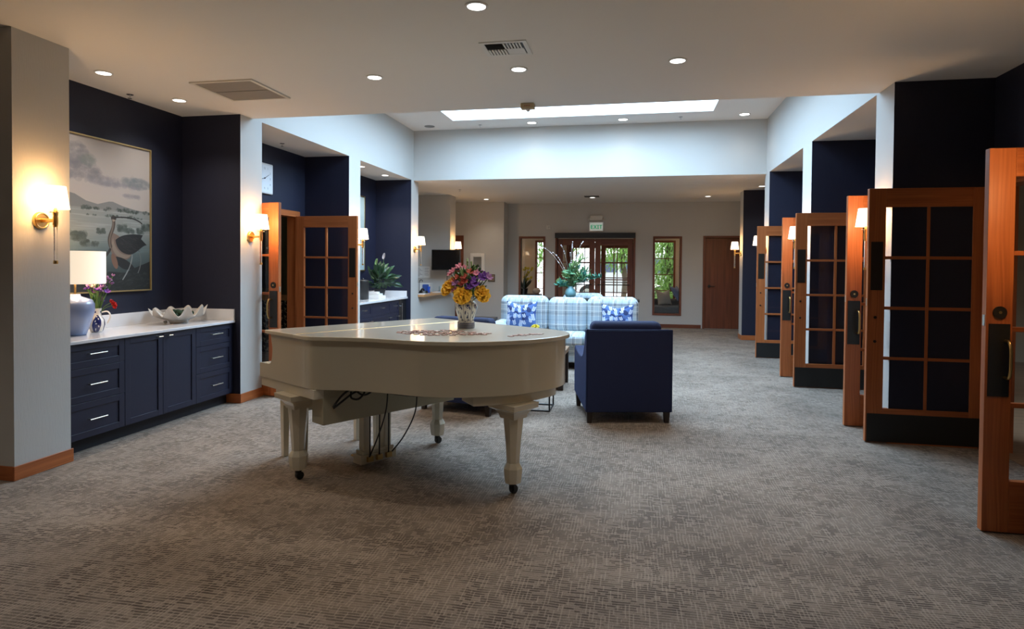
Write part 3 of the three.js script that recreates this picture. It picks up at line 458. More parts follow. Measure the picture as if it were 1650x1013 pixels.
// ---------- vase on the piano ----------
{
  const VX = -1.225, VZ = 4.47, S = 1.0;
  const tx = canvasTex(512, 256, (c, w, h) => {
    c.fillStyle = '#c9c9c4'; c.fillRect(0, 0, w, h); const blue = '#18234f'; c.strokeStyle = c.fillStyle = blue; c.lineWidth = 3;
    for (let x = 0; x < 512; x += 10) for (let y = 214; y < 252; y += 10) { c.beginPath(); c.moveTo(x, y); c.lineTo(x + 10, y + 10); c.moveTo(x + 10, y); c.lineTo(x, y + 10); c.stroke(); }
    c.fillRect(0, 208, w, 4); c.fillRect(0, 252, w, 4); c.fillRect(0, 4, w, 5);
    for (let k = 0; k < 8; k++) { const x = k * 64 + 32; c.globalAlpha = 0.9; c.fillRect(k * 64 - 2, 10, 5, 198); c.beginPath(); c.arc(x, 95, 14, 0, 7); c.stroke(); c.beginPath(); c.arc(x, 95, 9, 0, 7); c.fill(); for (let q = 0; q < 9; q++) { c.beginPath(); c.ellipse(x + 20 * Math.sin(q * 2.1), 30 + q * 20, 9, 5, q, 0, 7); c.fill(); } for (let q = 0; q < 6; q++) { c.beginPath(); c.moveTo(x, 130 + q * 10); c.quadraticCurveTo(x + 18, 140 + q * 10, x + 6 * (q % 3), 150 + q * 8); c.stroke(); } }
  });
  const t = thing('flower_vase', 'blue and white patterned porcelain vase standing on the piano lid', 'vase', [VX, 0.9905, VZ]);
  const prof = [[0.0, 0.004], [0.062, 0], [0.064, 0.01], [0.062, 0.045], [0.055, 0.055], [0.060, 0.075], [0.074, 0.12], [0.083, 0.16], [0.080, 0.18], [0.066, 0.195], [0.058, 0.205], [0.064, 0.222], [0.058, 0.222], [0.052, 0.205], [0.058, 0.15]];
  const g = lathe(prof.slice(1, 12), 0, 0, 0, 40); mesh('body', g, std(0xffffff, 0.25, { map: tx, clearcoat: 0.6 }), t); mesh('inner_wall', lathe(prof.slice(11), 0, 0, 0, 40), M.white, t); mesh('foot', cyl(0, -0.0, 0.006, 0, 0.061), std([0.2, 0.17, 0.1], 0.6), t);
  const bq = thing('flower_bouquet', 'bouquet of yellow roses with pink, coral and purple flowers in the piano vase', 'bouquet', [VX, 1.2, VZ]);
  const add = (k, l, x, y, z, geo, mat, d) => { const f = mesh(k, geo, mat, bq); f.position.set(x, y - 1.2, -z); aim(f, d); if (l) f.userData.label = l; mesh('stem', tube([[x, y - 1.2, z], [x * 0.5, (y - 1.2) * 0.45 - 0.02, z * 0.5], [0, -0.08, 0]], 0.0035, 10, 5), stemM, bq); };
  add('yellow_rose', 'large yellow rose drooping over the rim', 0.0, 1.225, -0.085, rose(0.075), yel, [-0.05, 0.55, -1]);
  add('yellow_rose', 'yellow rose at the right', 0.115, 1.235, -0.02, rose(0.07), yel, [0.9, 0.5, -0.7]);
  add('yellow_rose', 'yellow rose at the left', -0.125, 1.275, -0.02, rose(0.068), yel, [-0.9, 0.6, -0.7]);
  add('yellow_rose', 'small yellow rose behind the left one', -0.105, 1.325, 0.03, rose(0.05), yel, [-0.5, 0.9, -0.3]);
  const sm = [['pink_flower', pink, [[-0.10, 1.40, 0], [-0.06, 1.435, 0.02], [-0.015, 1.42, -0.02], [-0.125, 1.385, 0.03], [0.07, 1.385, 0.0], [-0.03, 1.40, 0.05], [-0.065, 1.265, -0.06]]], ['coral_flower', coral, [[-0.06, 1.35, -0.05], [0.0, 1.36, -0.06], [0.03, 1.395, -0.01], [-0.02, 1.31, -0.06], [-0.085, 1.33, -0.03], [0.005, 1.325, -0.07]]], ['purple_iris', purple, [[0.075, 1.31, -0.06], [0.045, 1.285, -0.085], [0.115, 1.355, -0.02], [0.14, 1.365, 0.01], [0.06, 1.335, -0.04]]], ['lilac_flower', lilac, [[0.165, 1.36, 0.0], [0.10, 1.385, 0.02], [-0.06, 1.31, -0.07]]]];
  for (const [k, mat, ps] of sm) ps.forEach(([x, y, z]) => add(k, null, x, y, z, starFlower(k === 'purple_iris' ? 0.045 : 0.036, 6, 0.8), mat, [x * 4, 0.6, -0.5]));
  for (let k = 0; k < 46; k++) { const m = mesh('leaf', leafGeo(0.022, rr(0.05, 0.09), 0.2), k % 3 ? leafM : leafPale, bq); const a = rr(0, 6.28), r = rr(0.01, 0.09); m.position.set(Math.cos(a) * r, rr(0.0, 0.19), Math.sin(a) * r); aim(m, [Math.cos(a), rr(0.3, 2), -Math.sin(a)]); }
  for (const [x, y] of [[0.03, 1.47], [-0.005, 1.49], [0.055, 1.445]]) mesh('bud_spike', [rod([x * 0.5, 0, 0], [x, y - 1.2, 0.03], 0.003), ...Array.from({ length: 9 }, (_, k) => ball(x + rr(-0.008, 0.008), y - 1.2 - k * 0.012, 0.03 + rr(-0.008, 0.008), 0.007, 1, 1.4, 1, 6))], leafPale, bq);
}

// ---------- seating ----------
const blueFab = std([0.0062, 0.0140, 0.064], 0.85, { bumpMap: T.weave, bumpScale: 0.0012, sheen: 0.7, sheenRoughness: 0.35, sheenColor: new THREE.Color(0.06, 0.13, 0.42) }), legWood = std([0.022, 0.013, 0.009], 0.4);
function cushion(x0, x1, y0, y1, Z0, Z1, r = 0.04, bulge = 0.03) {
  const w = x1 - x0, h = y1 - y0, d = Z1 - Z0; const g = new RoundedBoxGeometry(w, h, d, 5, Math.min(r, w / 2.05, h / 2.05, d / 2.05)); const p = g.attributes.position;
  const sub = g; for (let i = 0; i < p.count; i++) { const a = p.getX(i) / (w / 2), b = p.getY(i) / (h / 2), c = p.getZ(i) / (d / 2), q = (s) => Math.max(0, 1 - s * s); p.setXYZ(i, p.getX(i) + Math.sign(a) * bulge * 0.4 * q(b) * q(c), p.getY(i) + Math.sign(b) * bulge * q(a) * q(c), p.getZ(i) + Math.sign(c) * bulge * q(a) * q(b)); }
  sub.computeVertexNormals(); g.translate((x0 + x1) / 2, (y0 + y1) / 2, -(Z0 + Z1) / 2); return g;
}
function armchair(X, Z, turn, label) { // local: faces +Z, origin at the middle of the back edge
  const t = thing('armchair', label, 'armchair', [X, 0, Z], turn, 'navy armchairs'), W = 0.40;
  const side = (s) => { // swooping arm panel in the (Z, y) plane
    const sh = new THREE.Shape(); sh.moveTo(0.0, 0.105); sh.lineTo(0.0, 0.865); sh.lineTo(0.07, 0.86); sh.bezierCurveTo(0.13, 0.72, 0.16, 0.615, 0.30, 0.585); sh.bezierCurveTo(0.45, 0.565, 0.62, 0.585, 0.78, 0.625); sh.lineTo(0.81, 0.60); sh.lineTo(0.795, 0.15); sh.quadraticCurveTo(0.4, 0.13, 0.0, 0.105);
    const g = new THREE.ExtrudeGeometry(sh, { depth: 0.085, bevelEnabled: true, bevelThickness: 0.012, bevelSize: 0.012, bevelOffset: -0.012, bevelSegments: 3, curveSegments: 14 }); g.rotateY(Math.PI / 2); g.translate(s < 0 ? -W + 0.012 : W - 0.097, 0, 0); return uvm(g, 4);
  };
  mesh('arm_panel', side(-1), blueFab, t); mesh('arm_panel', side(1), blueFab, t);
  mesh('back_panel', uvm(rbox(-W + 0.005, W - 0.005, 0.105, 0.862, -0.012, 0.10, 0.012, 3), 4), blueFab, t);
  mesh('seat_base', uvm(rbox(-W + 0.1, W - 0.1, 0.125, 0.30, 0.09, 0.78, 0.015), 4), blueFab, t);
  mesh('seat_cushion', uvm(cushion(-W + 0.10, W - 0.10, 0.30, 0.46, 0.2, 0.82), 4), blueFab, t);
  const bc = mesh('back_cushion', uvm(cushion(-W + 0.07, W - 0.07, 0.44, 0.925, 0.10, 0.28, 0.05, 0.02), 4), blueFab, t);
  mesh('piping', [tube([[-W + 0.005, 0.865, -0.01], [0, 0.866, -0.01], [W - 0.005, 0.865, -0.01]], 0.005), tube([[-W + 0.005, 0.865, -0.008], [-W + 0.005, 0.5, -0.01], [-W + 0.005, 0.11, -0.01]], 0.005), tube([[W - 0.005, 0.865, -0.008], [W - 0.005, 0.5, -0.01], [W - 0.005, 0.11, -0.01]], 0.005)], blueFab, t);
  for (const [x, z] of [[-W + 0.04, 0.035], [W - 0.04, 0.035], [-W + 0.04, 0.75], [W - 0.04, 0.75]]) mesh('leg', (() => { const g = new THREE.CylinderGeometry(0.04, 0.028, 0.135, 4); g.rotateY(Math.PI / 4); g.translate(x, 0.0675, -z); const q = g.toNonIndexed(); q.computeVertexNormals(); return q; })(), legWood, t);
  return t;
}
armchair(-0.062, 5.905, 0.229, 'navy armchair seen from behind right of the piano');
armchair(-1.745, 5.93, -0.235, 'navy armchair mostly hidden behind the piano');

const plaidTex = canvasTex(512, 512, (c, w, h) => {
  c.fillStyle = '#c3c8c8'; c.fillRect(0, 0, w, h);
  const bands = [[20, 110, '#9db3c2', 0.5], [200, 50, '#aebcc4', 0.5], [330, 110, '#8ba5b8', 0.55]], lines = [[148, 7], [166, 6], [270, 5], [290, 9], [310, 5], [468, 7], [486, 6], [62, 3], [392, 3]];
  for (const hz of [0, 1]) { for (const [p, s, col, a] of bands) { c.globalAlpha = a * (hz ? 0.6 : 0.8); c.fillStyle = col; hz ? c.fillRect(0, p, w, s) : c.fillRect(p, 0, s, h); } for (const [p, s] of lines) { c.globalAlpha = hz ? 0.6 : 0.9; c.fillStyle = '#2c3446'; hz ? c.fillRect(0, p, w, s * 0.8) : c.fillRect(p, 0, s, h); } c.globalAlpha = 0.85; c.fillStyle = '#d8d9d6'; for (const p of [178, 250, 455]) hz ? c.fillRect(0, p, w, 9) : c.fillRect(p, 0, 12, h); }
  c.globalAlpha = 1;
});
plaidTex.repeat.set(1, 1);
const plaid = std(0xffffff, 0.85, { map: plaidTex, bumpMap: T.weave, bumpScale: 0.0008 });
const PS = 1.9;
{
  const t = thing('sofa', 'pale blue plaid three-seat sofa facing the piano', 'sofa', [-1.01, 0, 8.75]);
  const W = 1.06;
  mesh('base', uvm(rbox(-W + 0.05, W - 0.05, 0.10, 0.33, 0.05, 0.92, 0.02), PS), plaid, t);
  for (const s of [-1, 1]) { mesh('arm', uvm(cushion(s < 0 ? -W : W - 0.2, s < 0 ? -W + 0.2 : W, 0.10, 0.64, 0.0, 0.9, 0.08, 0.01), PS), plaid, t); }
  mesh('back_frame', uvm(rbox(-W + 0.03, W - 0.03, 0.30, 0.895, 0.76, 0.95, 0.05, 4), PS), plaid, t);
  for (let k = 0; k < 3; k++) { const a = -W + 0.19 + k * 0.58, b = a + 0.575; mesh('seat_cushion', uvm(cushion(a, b, 0.33, 0.49, -0.02, 0.62, 0.05, 0.025), PS), plaid, t); mesh('back_cushion', uvm(cushion(k ? a + 0.003 : a - 0.14, k < 2 ? b : b + 0.16, 0.47, k === 1 ? 0.965 : 0.985, 0.56, 0.80, 0.09, 0.035), PS), plaid, t); }
  for (const [x, z] of [[-W + 0.1, 0.08], [W - 0.1, 0.08], [-W + 0.1, 0.85], [W - 0.1, 0.85]]) mesh('leg', cyl(x, 0, 0.11, z, 0.025, 0.032), legWood, t);
}
const leafTex = canvasTex(256, 256, (c, w, h) => { c.fillStyle = '#47639b'; c.fillRect(0, 0, w, h); for (let k = 0; k < 26; k++) { c.fillStyle = ['#1f2f5c', '#7d99c6', '#2a4178', '#1f2f5c'][k % 4]; c.beginPath(); c.ellipse(rr(0, w), rr(0, h), rr(12, 30), rr(8, 22), rr(0, 3), 0, 7); c.fill(); } c.fillStyle = '#dfe4ec'; for (let k = 0; k < 20; k++) { const x = (k % 5) * 52 + rr(5, 30), y = Math.floor(k / 5) * 64 + rr(5, 40), n = 3 + Math.floor(rnd() * 3), ro = rr(-0.5, 0.5); c.save(); c.translate(x, y); c.rotate(ro); for (let q = 0; q < n; q++) for (const s of [-1, 1]) { c.beginPath(); c.ellipse(s * 7, q * 12 - 22, 9, 3.4, s * -0.75, 0, 7); c.fill(); } c.restore(); } });
function throwPillow(X, Y, Z, w, h, lean, label, mat, turn = 0) {
  const N = 18, pos = [], uv = [], idx = []; for (const s of [1, -1]) for (let j = 0; j <= N; j++) for (let i = 0; i <= N; i++) { const u = i / N * 2 - 1, v = j / N * 2 - 1, e = Math.max(0, (1 - u * u) * (1 - v * v)) ** 0.55; let x = u * (1 - 0.08 * (1 - v * v)) * w / 2, y = v * (1 - 0.1 * (1 - u * u)) * h / 2; if (v > 0) y -= 0.2 * h / 2 * v * Math.exp(-u * u * 5); pos.push(x, y, s * (0.075 * e)); uv.push(i / N, j / N); }
  const off = (N + 1) * (N + 1); for (const k of [0, 1]) for (let j = 0; j < N; j++) for (let i = 0; i < N; i++) { const a = k * off + j * (N + 1) + i, q = [a, a + 1, a + N + 2, a, a + N + 2, a + N + 1]; idx.push(...(k ? q.reverse() : q)); }
  const g = new THREE.BufferGeometry(); g.setAttribute('position', new THREE.Float32BufferAttribute(pos, 3)); g.setAttribute('uv', new THREE.Float32BufferAttribute(uv, 2)); g.setIndex(idx); g.computeVertexNormals(); g.rotateX(-lean); g.translate(0, h / 2, 0);
  const m = mesh('throw_pillow', g, mat); m.position.set(X, Y, -Z); m.rotation.y = turn; return tag(m, label, 'pillow', 'throw pillows');
}
const leafFab = std(0xffffff, 0.85, { map: leafTex });
throwPillow(-1.66, 0.53, 9.12, 0.46, 0.40, 0.25, 'blue leaf-print throw pillow at the left end of the plaid sofa', leafFab);
throwPillow(-0.27, 0.53, 9.12, 0.46, 0.38, 0.25, 'blue leaf-print throw pillow at the right end of the plaid sofa', leafFab);
{ // plaid chair facing away, beyond the sofa
  const t = thing('lounge_chair', 'plaid chair back just showing above the middle of the sofa', 'chair', [-0.865, 0, 10.3]), W = 0.33;
  mesh('back', uvm(cushion(-W, W, 0.3, 1.0, 0, 0.2, 0.09, 0.02), PS), plaid, t); mesh('seat', uvm(cushion(-W, W, 0.15, 0.48, 0.18, 0.8, 0.06, 0.02), PS), plaid, t);
  for (const s of [-1, 1]) mesh('arm', uvm(cushion(s < 0 ? -W - 0.12 : W, s < 0 ? -W : W + 0.12, 0.15, 0.62, 0.1, 0.8, 0.05, 0.01), PS), plaid, t);
  for (const [x, z] of [[-W, 0.12], [W, 0.12], [-W, 0.7], [W, 0.7]]) mesh('leg', cyl(x, 0, 0.16, z, 0.025), legWood, t);
}
{
  const t = thing('console_table', 'dark narrow console table behind the plaid sofa', 'table', [-1.0, 0, 9.78]);
  mesh('table_top', rbox(-1.04, 1.04, 0.905, 0.94, 0, 0.36), legWood, t); for (const [x, z] of [[-0.98, 0.03], [0.98, 0.03], [-0.98, 0.33], [0.98, 0.33]]) mesh('leg', box(x - 0.025, x + 0.025, 0, 0.905, z - 0.02, z + 0.02), legWood, t);
}
{ // turquoise vase with branches
  const X = -1.03, Z = 9.95, t = thing('vase', 'round turquoise ceramic vase on the console behind the sofa', 'vase', [X, 0.9405, Z]);
  mesh('body', lathe([[0.0, 0], [0.05, 0], [0.085, 0.05], [0.09, 0.09], [0.07, 0.14], [0.042, 0.165], [0.042, 0.19], [0.036, 0.19], [0.034, 0.16]], 0, 0, 0, 32), std([0.16, 0.33, 0.36], 0.35), t);
  const a = thing('branch_arrangement', 'tall spray of green branches and pale blossom in the turquoise vase', 'plant', [X, 1.1, Z]);
  for (let k = 0; k < 30; k++) {
    const an = rr(-Math.PI, Math.PI), sp = rr(0.12, 0.62) * (k < 7 ? 1 : 0.8), hgt = k < 9 ? rr(0.55, 0.78) : k < 17 ? rr(0.2, 0.5) : rr(0.02, 0.2), ex = Math.cos(an) * sp - 0.12 * (k < 9), ez = Math.sin(an) * sp * 0.5, pts = [[0, 0, 0], [ex * 0.3, hgt * 0.5, ez * 0.3], [ex * 0.75, hgt * 0.9, ez * 0.75], [ex, hgt, ez]];
    const br = mesh('branch', tube(pts, 0.004, 12, 5), k < 9 ? std([0.25, 0.2, 0.16], 0.8) : stemM, a); const cv = new THREE.CatmullRomCurve3(pts.map((p) => new THREE.Vector3(p[0], p[1], -p[2]))), gs = [];
    for (let q = 0; q < (k < 9 ? 6 : 22); q++) { const p = cv.getPoint(rr(0.35, 1)); const g = k < 9 ? new THREE.IcosahedronGeometry(0.009, 1) : leafGeo(rr(0.02, 0.04), rr(0.06, 0.13), rr(-0.3, 0.3)); g.rotateX(rr(-1.6, 1.6)); g.rotateY(rr(0, 6.28)); g.translate(p.x, p.y, p.z); gs.push(clean(g)); }
    mesh(k < 9 ? 'blossom' : 'leaves', gs, k < 9 ? blossom : k % 3 === 0 ? leafPale : k % 3 === 1 ? std([0.10, 0.26, 0.12], 0.6, DS) : std([0.05, 0.20, 0.14], 0.6, DS), br);
  }
}
{ // tables between the seats
  const t = thing('wire_side_table', 'small black wire-frame side table between the armchairs', 'table', [-1.0, 0, 6.35]), a = 0.16, b = 0.15, e = 0.008, g = [];
  for (const y of [0.008, 0.5]) for (const s of [-1, 1]) { g.push(rod([-a, y, s * b], [a, y, s * b], e, 4), rod([s * a, y, -b], [s * a, y, b], e, 4)); } for (const s of [-1, 1]) for (const q of [-1, 1]) g.push(rod([s * a, 0, q * b], [s * a, 0.5, q * b], e, 4)); mesh('frame', g, M.blackMetal, t); mesh('table_top', rbox(-a, a, 0.5, 0.52, -b, b), legWood, t);
  const c = thing('coffee_table', 'low dark wood coffee table before the plaid sofa', 'table', [-1.32, 0, 7.28]);
  mesh('table_top', wbox(-0.5, 0.5, 0.40, 0.45, 0, 0.6), M.oak, c); mesh('lower_shelf', wbox(-0.46, 0.46, 0.04, 0.09, 0.02, 0.58), M.oak, c); for (const [x, z] of [[-0.46, 0.04], [0.46, 0.04], [-0.46, 0.56], [0.46, 0.56]]) mesh('leg', box(x - 0.03, x + 0.03, 0, 0.40, z - 0.03, z + 0.03), legWood, c);
  const v = thing('bud_vase', 'small clear vase on the coffee table hidden behind the piano', 'vase', [-1.2, 0.4505, 7.5]); mesh('body', lathe([[0.035, 0], [0.045, 0.05], [0.03, 0.12], [0.035, 0.14]], 0, 0, 0, 24), M.clear, v);
  for (const [x, z] of [[0, 0]]) flower('yellow_bloom', 'yellow bloom peeping over the piano before the sofa', null, [-1.2, 0.5, 7.5], [-1.195 + x, 0.70, 7.5 + z], rose(0.06, 4), std([0.8, 0.65, 0.06], 0.7, DS), [0, 1, -0.3]);
  const e2 = thing('end_table', 'dark end table left of the plaid sofa', 'table', [-2.32, 0, 9.2]); mesh('table_top', rbox(-0.2, 0.23, 0.62, 0.66, -0.2, 0.25), legWood, e2); for (const [x, z] of [[-0.17, -0.17], [0.2, -0.17], [-0.17, 0.22], [0.2, 0.22]]) mesh('leg', box(x - 0.018, x + 0.018, 0, 0.62, z - 0.018, z + 0.018), legWood, e2);
}

// ---------- cabinets (fronts face +x; local x = 0 at the front face, Z along the wall) ----------
const cabM = std([0.012, 0.0145, 0.035], 0.42), quartz = std([0.72, 0.71, 0.72], 0.12, { clearcoat: 0.3 }), toeM = std([0.008, 0.009, 0.016], 0.6);
function front(name, Z0, Z1, y0, y1, parent, pull) { // shaker front: frame round a recessed panel, with its pull
  const d = mesh(name, [box(-0.018, -0.008, y0, y1, Z0, Z1), rbox(-0.008, 0, y0, y1, Z0, Z0 + 0.055, 0.0015, 1), rbox(-0.008, 0, y0, y1, Z1 - 0.055, Z1, 0.0015, 1), rbox(-0.008, 0, y0, y0 + 0.05, Z0 + 0.055, Z1 - 0.055, 0.0015, 1), rbox(-0.008, 0, y1 - 0.05, y1, Z0 + 0.055, Z1 - 0.055, 0.0015, 1)], cabM, parent);
  if (pull) { const [pz, py, len] = pull; mesh('handle', [rod([0.03, py, pz - len / 2], [0.03, py, pz + len / 2], 0.0055), rod([-0.008, py, pz - len * 0.36], [0.03, py, pz - len * 0.36], 0.004), rod([-0.008, py, pz + len * 0.36], [0.03, py, pz + len * 0.36], 0.004)], M.nickel, d); }
  return d;
}
function cabinet(X, Z0, Z1, label, kind, H = 0.835, D = 0.58) {
  const t = thing('base_cabinet', label, 'cabinet', [X, 0, Z0]), w = Z1 - Z0, g = 0.002;
  mesh('body', box(-D, -0.018, 0.105, H, 0, w), cabM, t); mesh('toe_kick', box(-D, -0.075, 0, 0.105, 0, w), toeM, t);
  if (kind === 'drawers') { const ys = [0.108, 0.385, 0.645, 0.832]; for (let k = 0; k < 3; k++) front('drawer', g, w - g, ys[k] + g, ys[k + 1] - g, t, [w / 2, (ys[k] + ys[k + 1]) / 2 + (k < 2 ? 0.0 : 0.01), 0.16]); }
  else if (kind === 'doors') { for (const s of [0, 1]) front('door', s ? w / 2 + g : g, s ? w - g : w / 2 - g, 0.11, 0.83, t, [w / 2 + (s ? 0.06 : -0.06), 0.803, 0.05]); }
  else { const ys = [0.108, 0.47, 0.832]; front('drawer', g, w - g, ys[1] + g + 0.15, ys[2] - g, t, [w / 2, 0.735, 0.1]); front('door', g, w - g, ys[0], ys[1] + 0.148, t, [w - 0.06, 0.55, 0.08]); }
  return t;
}
const CF = -4.10;
cabinet(CF, 3.875, 4.441, 'navy three-drawer cabinet at the near end under the bird painting', 'drawers');
cabinet(CF, 4.441, 5.293, 'navy two-door cabinet in the middle under the bird painting', 'doors');
cabinet(CF, 5.293, 5.845, 'navy three-drawer cabinet at the far end under the shell bowl', 'drawers');
{
  const t = thing('countertop', 'white stone countertop with upstand below the bird painting', 'countertop', [0, 0, 0]);
  mesh('slab', rbox(BL + 0.003, -4.075, 0.8355, 0.86, 3.865, 5.855, 0.003), quartz, t); mesh('back_upstand', rbox(BL + 0.003, BL + 0.023, 0.86, 0.975, 3.865, 5.855, 0.002), quartz, t); mesh('side_upstand', rbox(BL + 0.023, -4.08, 0.86, 0.975, 5.835, 5.855, 0.002), quartz, t);
}
{ // painting
  const tx = canvasTex(660, 804, (c, w, h) => {
    const P = (u, v) => [u * w, v * h]; let g = c.createLinearGradient(0, 0, 0, h * 0.45); g.addColorStop(0, '#a9a4a3'); g.addColorStop(0.6, '#b3adab'); g.addColorStop(1, '#b5aeaa'); c.fillStyle = g; c.fillRect(0, 0, w, h);
    const puff = (u, v, ru, rv, n, col, a) => { c.fillStyle = col; for (let k = 0; k < n; k++) { const t = rr(0, 6.28), q = Math.sqrt(rnd()); c.globalAlpha = a; c.beginPath(); c.ellipse(...P(u + Math.cos(t) * q * ru, v + Math.sin(t) * q * rv), rr(8, 30), rr(6, 17), 0, 0, 7); c.fill(); } c.globalAlpha = 1; };
    puff(0.26, 0.12, 0.10, 0.07, 150, '#6f7178', 0.10); puff(0.36, 0.15, 0.07, 0.04, 70, '#74767d', 0.10); puff(0.28, 0.22, 0.20, 0.06, 220, '#6c6f77', 0.10); puff(0.52, 0.265, 0.16, 0.03, 110, '#777a82', 0.10); puff(0.85, 0.25, 0.16, 0.035, 150, '#70737b', 0.11); puff(0.62, 0.28, 0.3, 0.015, 80, '#83858b', 0.10); puff(0.8, 0.345, 0.1, 0.004, 24, '#85868a', 0.15); puff(0.1, 0.25, 0.12, 0.05, 90, '#777a80', 0.1);
    c.fillStyle = '#7d7f80'; c.beginPath(); c.moveTo(0, h * 0.36); [[0.12, 0.36], [0.24, 0.375], [0.34, 0.41], [0.45, 0.425], [0.56, 0.40], [0.6, 0.398], [0.7, 0.42], [0.85, 0.44], [1, 0.445]].forEach((p) => c.lineTo(...P(...p))); c.lineTo(w, h); c.lineTo(0, h); c.fill();
    g = c.createLinearGradient(0, h * 0.46, 0, h * 0.9); g.addColorStop(0, '#8b9190'); g.addColorStop(0.35, '#88908f'); g.addColorStop(0.6, '#5f6f71'); g.addColorStop(1, '#2e3b3d'); c.fillStyle = g; c.fillRect(0, h * 0.455, w, h);
    const tones = ['#36413e', '#455049', '#4d5b54', '#5d6864', '#2b3634'];
    const clump = (u, v, s, n) => { for (let k = 0; k < n; k++) { c.fillStyle = tones[Math.floor(rnd() * 5)]; c.globalAlpha = 0.3; c.beginPath(); c.ellipse(u * w + rr(-s, s), v * h - Math.abs(rr(0, s)) * 0.9, rr(0.14, 0.34) * s + 2, rr(0.14, 0.3) * s + 2, 0, 0, 7); c.fill(); } c.globalAlpha = 1; };
    for (let k = 0; k < 30; k++) clump(rr(0, 1), 0.455 + rr(0, 0.012), rr(9, 20), 16);
    for (let k = 0; k < 22; k++) clump(rr(0, 1), 0.495 + rr(0, 0.01), rr(6, 13), 12);
    c.globalAlpha = 1; for (const [v, hh, col, n] of [[0.47, 3, '#a8aeae', 10], [0.508, 5, '#adb2b1', 12], [0.55, 22, '#a7adad', 20], [0.60, 12, '#9aa2a2', 14], [0.66, 14, '#8b9696', 14], [0.72, 24, '#6d7c7e', 16], [0.79, 30, '#4f6062', 16]]) for (let k = 0; k < n; k++) { c.fillStyle = col; c.globalAlpha = 0.3; c.beginPath(); c.ellipse(rr(0, 1) * w, v * h + rr(-hh, hh), rr(30, 120), rr(1, 2 + hh * 0.2), 0, 0, 7); c.fill(); }
    clump(0.27, 0.665, 42, 110); clump(0.33, 0.70, 30, 70); clump(0.48, 0.615, 26, 60); clump(0.70, 0.59, 34, 70); clump(0.78, 0.60, 26, 50); clump(0.95, 0.575, 34, 60); clump(0.9, 0.60, 30, 40); clump(0.42, 0.70, 22, 40); clump(0.12, 0.64, 40, 80);
    c.globalAlpha = 1; c.fillStyle = '#171c1c'; c.beginPath(); c.moveTo(0, h); [[0, 0.89], [0.3, 0.92], [0.45, 0.91], [0.56, 0.87], [0.72, 0.88], [0.85, 0.84], [1, 0.80], [1, 1]].forEach((p) => c.lineTo(...P(...p))); c.fill();
    for (let k = 0; k < 260; k++) { c.fillStyle = ['#2e3636', '#0f1313', '#424a48', '#242b2a'][k % 4]; c.globalAlpha = 0.3; c.beginPath(); c.ellipse(...P(rr(0, 1), rr(0.88, 1)), rr(4, 26), rr(2, 7), rr(-0.4, 0.1), 0, 7); c.fill(); }
    // wading bird
    c.globalAlpha = 1; c.lineCap = 'round'; c.lineJoin = 'round'; const line = (pts, wd, col) => { c.strokeStyle = col; c.lineWidth = wd; c.beginPath(); c.moveTo(...P(...pts[0])); if (pts.length === 3) c.quadraticCurveTo(...P(...pts[1]), ...P(...pts[2])); else c.bezierCurveTo(...P(...pts[1]), ...P(...pts[2]), ...P(...pts[3])); c.stroke(); };
    line([[0.80, 0.77], [0.79, 0.83], [0.70, 0.925]], 7, '#8d9191'); line([[0.88, 0.74], [0.92, 0.80], [0.865, 0.88]], 6, '#6a6f6f');
    c.fillStyle = '#77655a'; c.beginPath(); c.moveTo(...P(0.575, 0.60)); c.bezierCurveTo(...P(0.53, 0.72), ...P(0.60, 0.80), ...P(0.72, 0.79)); c.bezierCurveTo(...P(0.84, 0.78), ...P(0.8, 0.68), ...P(0.64, 0.62)); c.fill();
    c.fillStyle = '#8b7d70'; c.beginPath(); c.moveTo(...P(0.60, 0.64)); c.bezierCurveTo(...P(0.62, 0.74), ...P(0.70, 0.765), ...P(0.79, 0.755)); c.bezierCurveTo(...P(0.74, 0.80), ...P(0.60, 0.79), ...P(0.585, 0.68)); c.fill();
    c.fillStyle = '#141416'; c.beginPath(); c.moveTo(...P(0.625, 0.655)); c.bezierCurveTo(...P(0.70, 0.605), ...P(0.83, 0.605), ...P(0.92, 0.612)); c.lineTo(...P(0.90, 0.64)); c.lineTo(...P(0.965, 0.682)); c.bezierCurveTo(...P(0.90, 0.685), ...P(0.85, 0.755), ...P(0.76, 0.752)); c.bezierCurveTo(...P(0.67, 0.745), ...P(0.63, 0.70), ...P(0.625, 0.655)); c.fill();
    for (let k = 0; k < 90; k++) { c.strokeStyle = ['#2a2827', '#383431', '#0b0b0c'][k % 3]; c.lineWidth = 1.5; const u = rr(0.67, 0.86), v = rr(0.63, 0.725); c.beginPath(); c.moveTo(...P(u, v)); c.lineTo(...P(u + 0.03, v + 0.008)); c.stroke(); }
    // second bird crouching behind
    c.fillStyle = '#17181a'; c.beginPath(); c.moveTo(...P(0.60, 0.77)); c.bezierCurveTo(...P(0.68, 0.76), ...P(0.78, 0.80), ...P(0.83, 0.85)); c.bezierCurveTo(...P(0.74, 0.87), ...P(0.66, 0.86), ...P(0.60, 0.77)); c.fill(); c.fillStyle = '#7a5a48'; c.beginPath(); c.ellipse(...P(0.615, 0.80), 18, 44, -0.35, 0, 7); c.fill();
    line([[0.455, 0.775], [0.50, 0.79], [0.54, 0.76], [0.57, 0.72]], 15, '#2b2724');
    line([[0.605, 0.52], [0.625, 0.60], [0.53, 0.62], [0.575, 0.70]], 22, '#4c4139'); line([[0.60, 0.53], [0.61, 0.60], [0.54, 0.63], [0.575, 0.71]], 7, '#76695d');
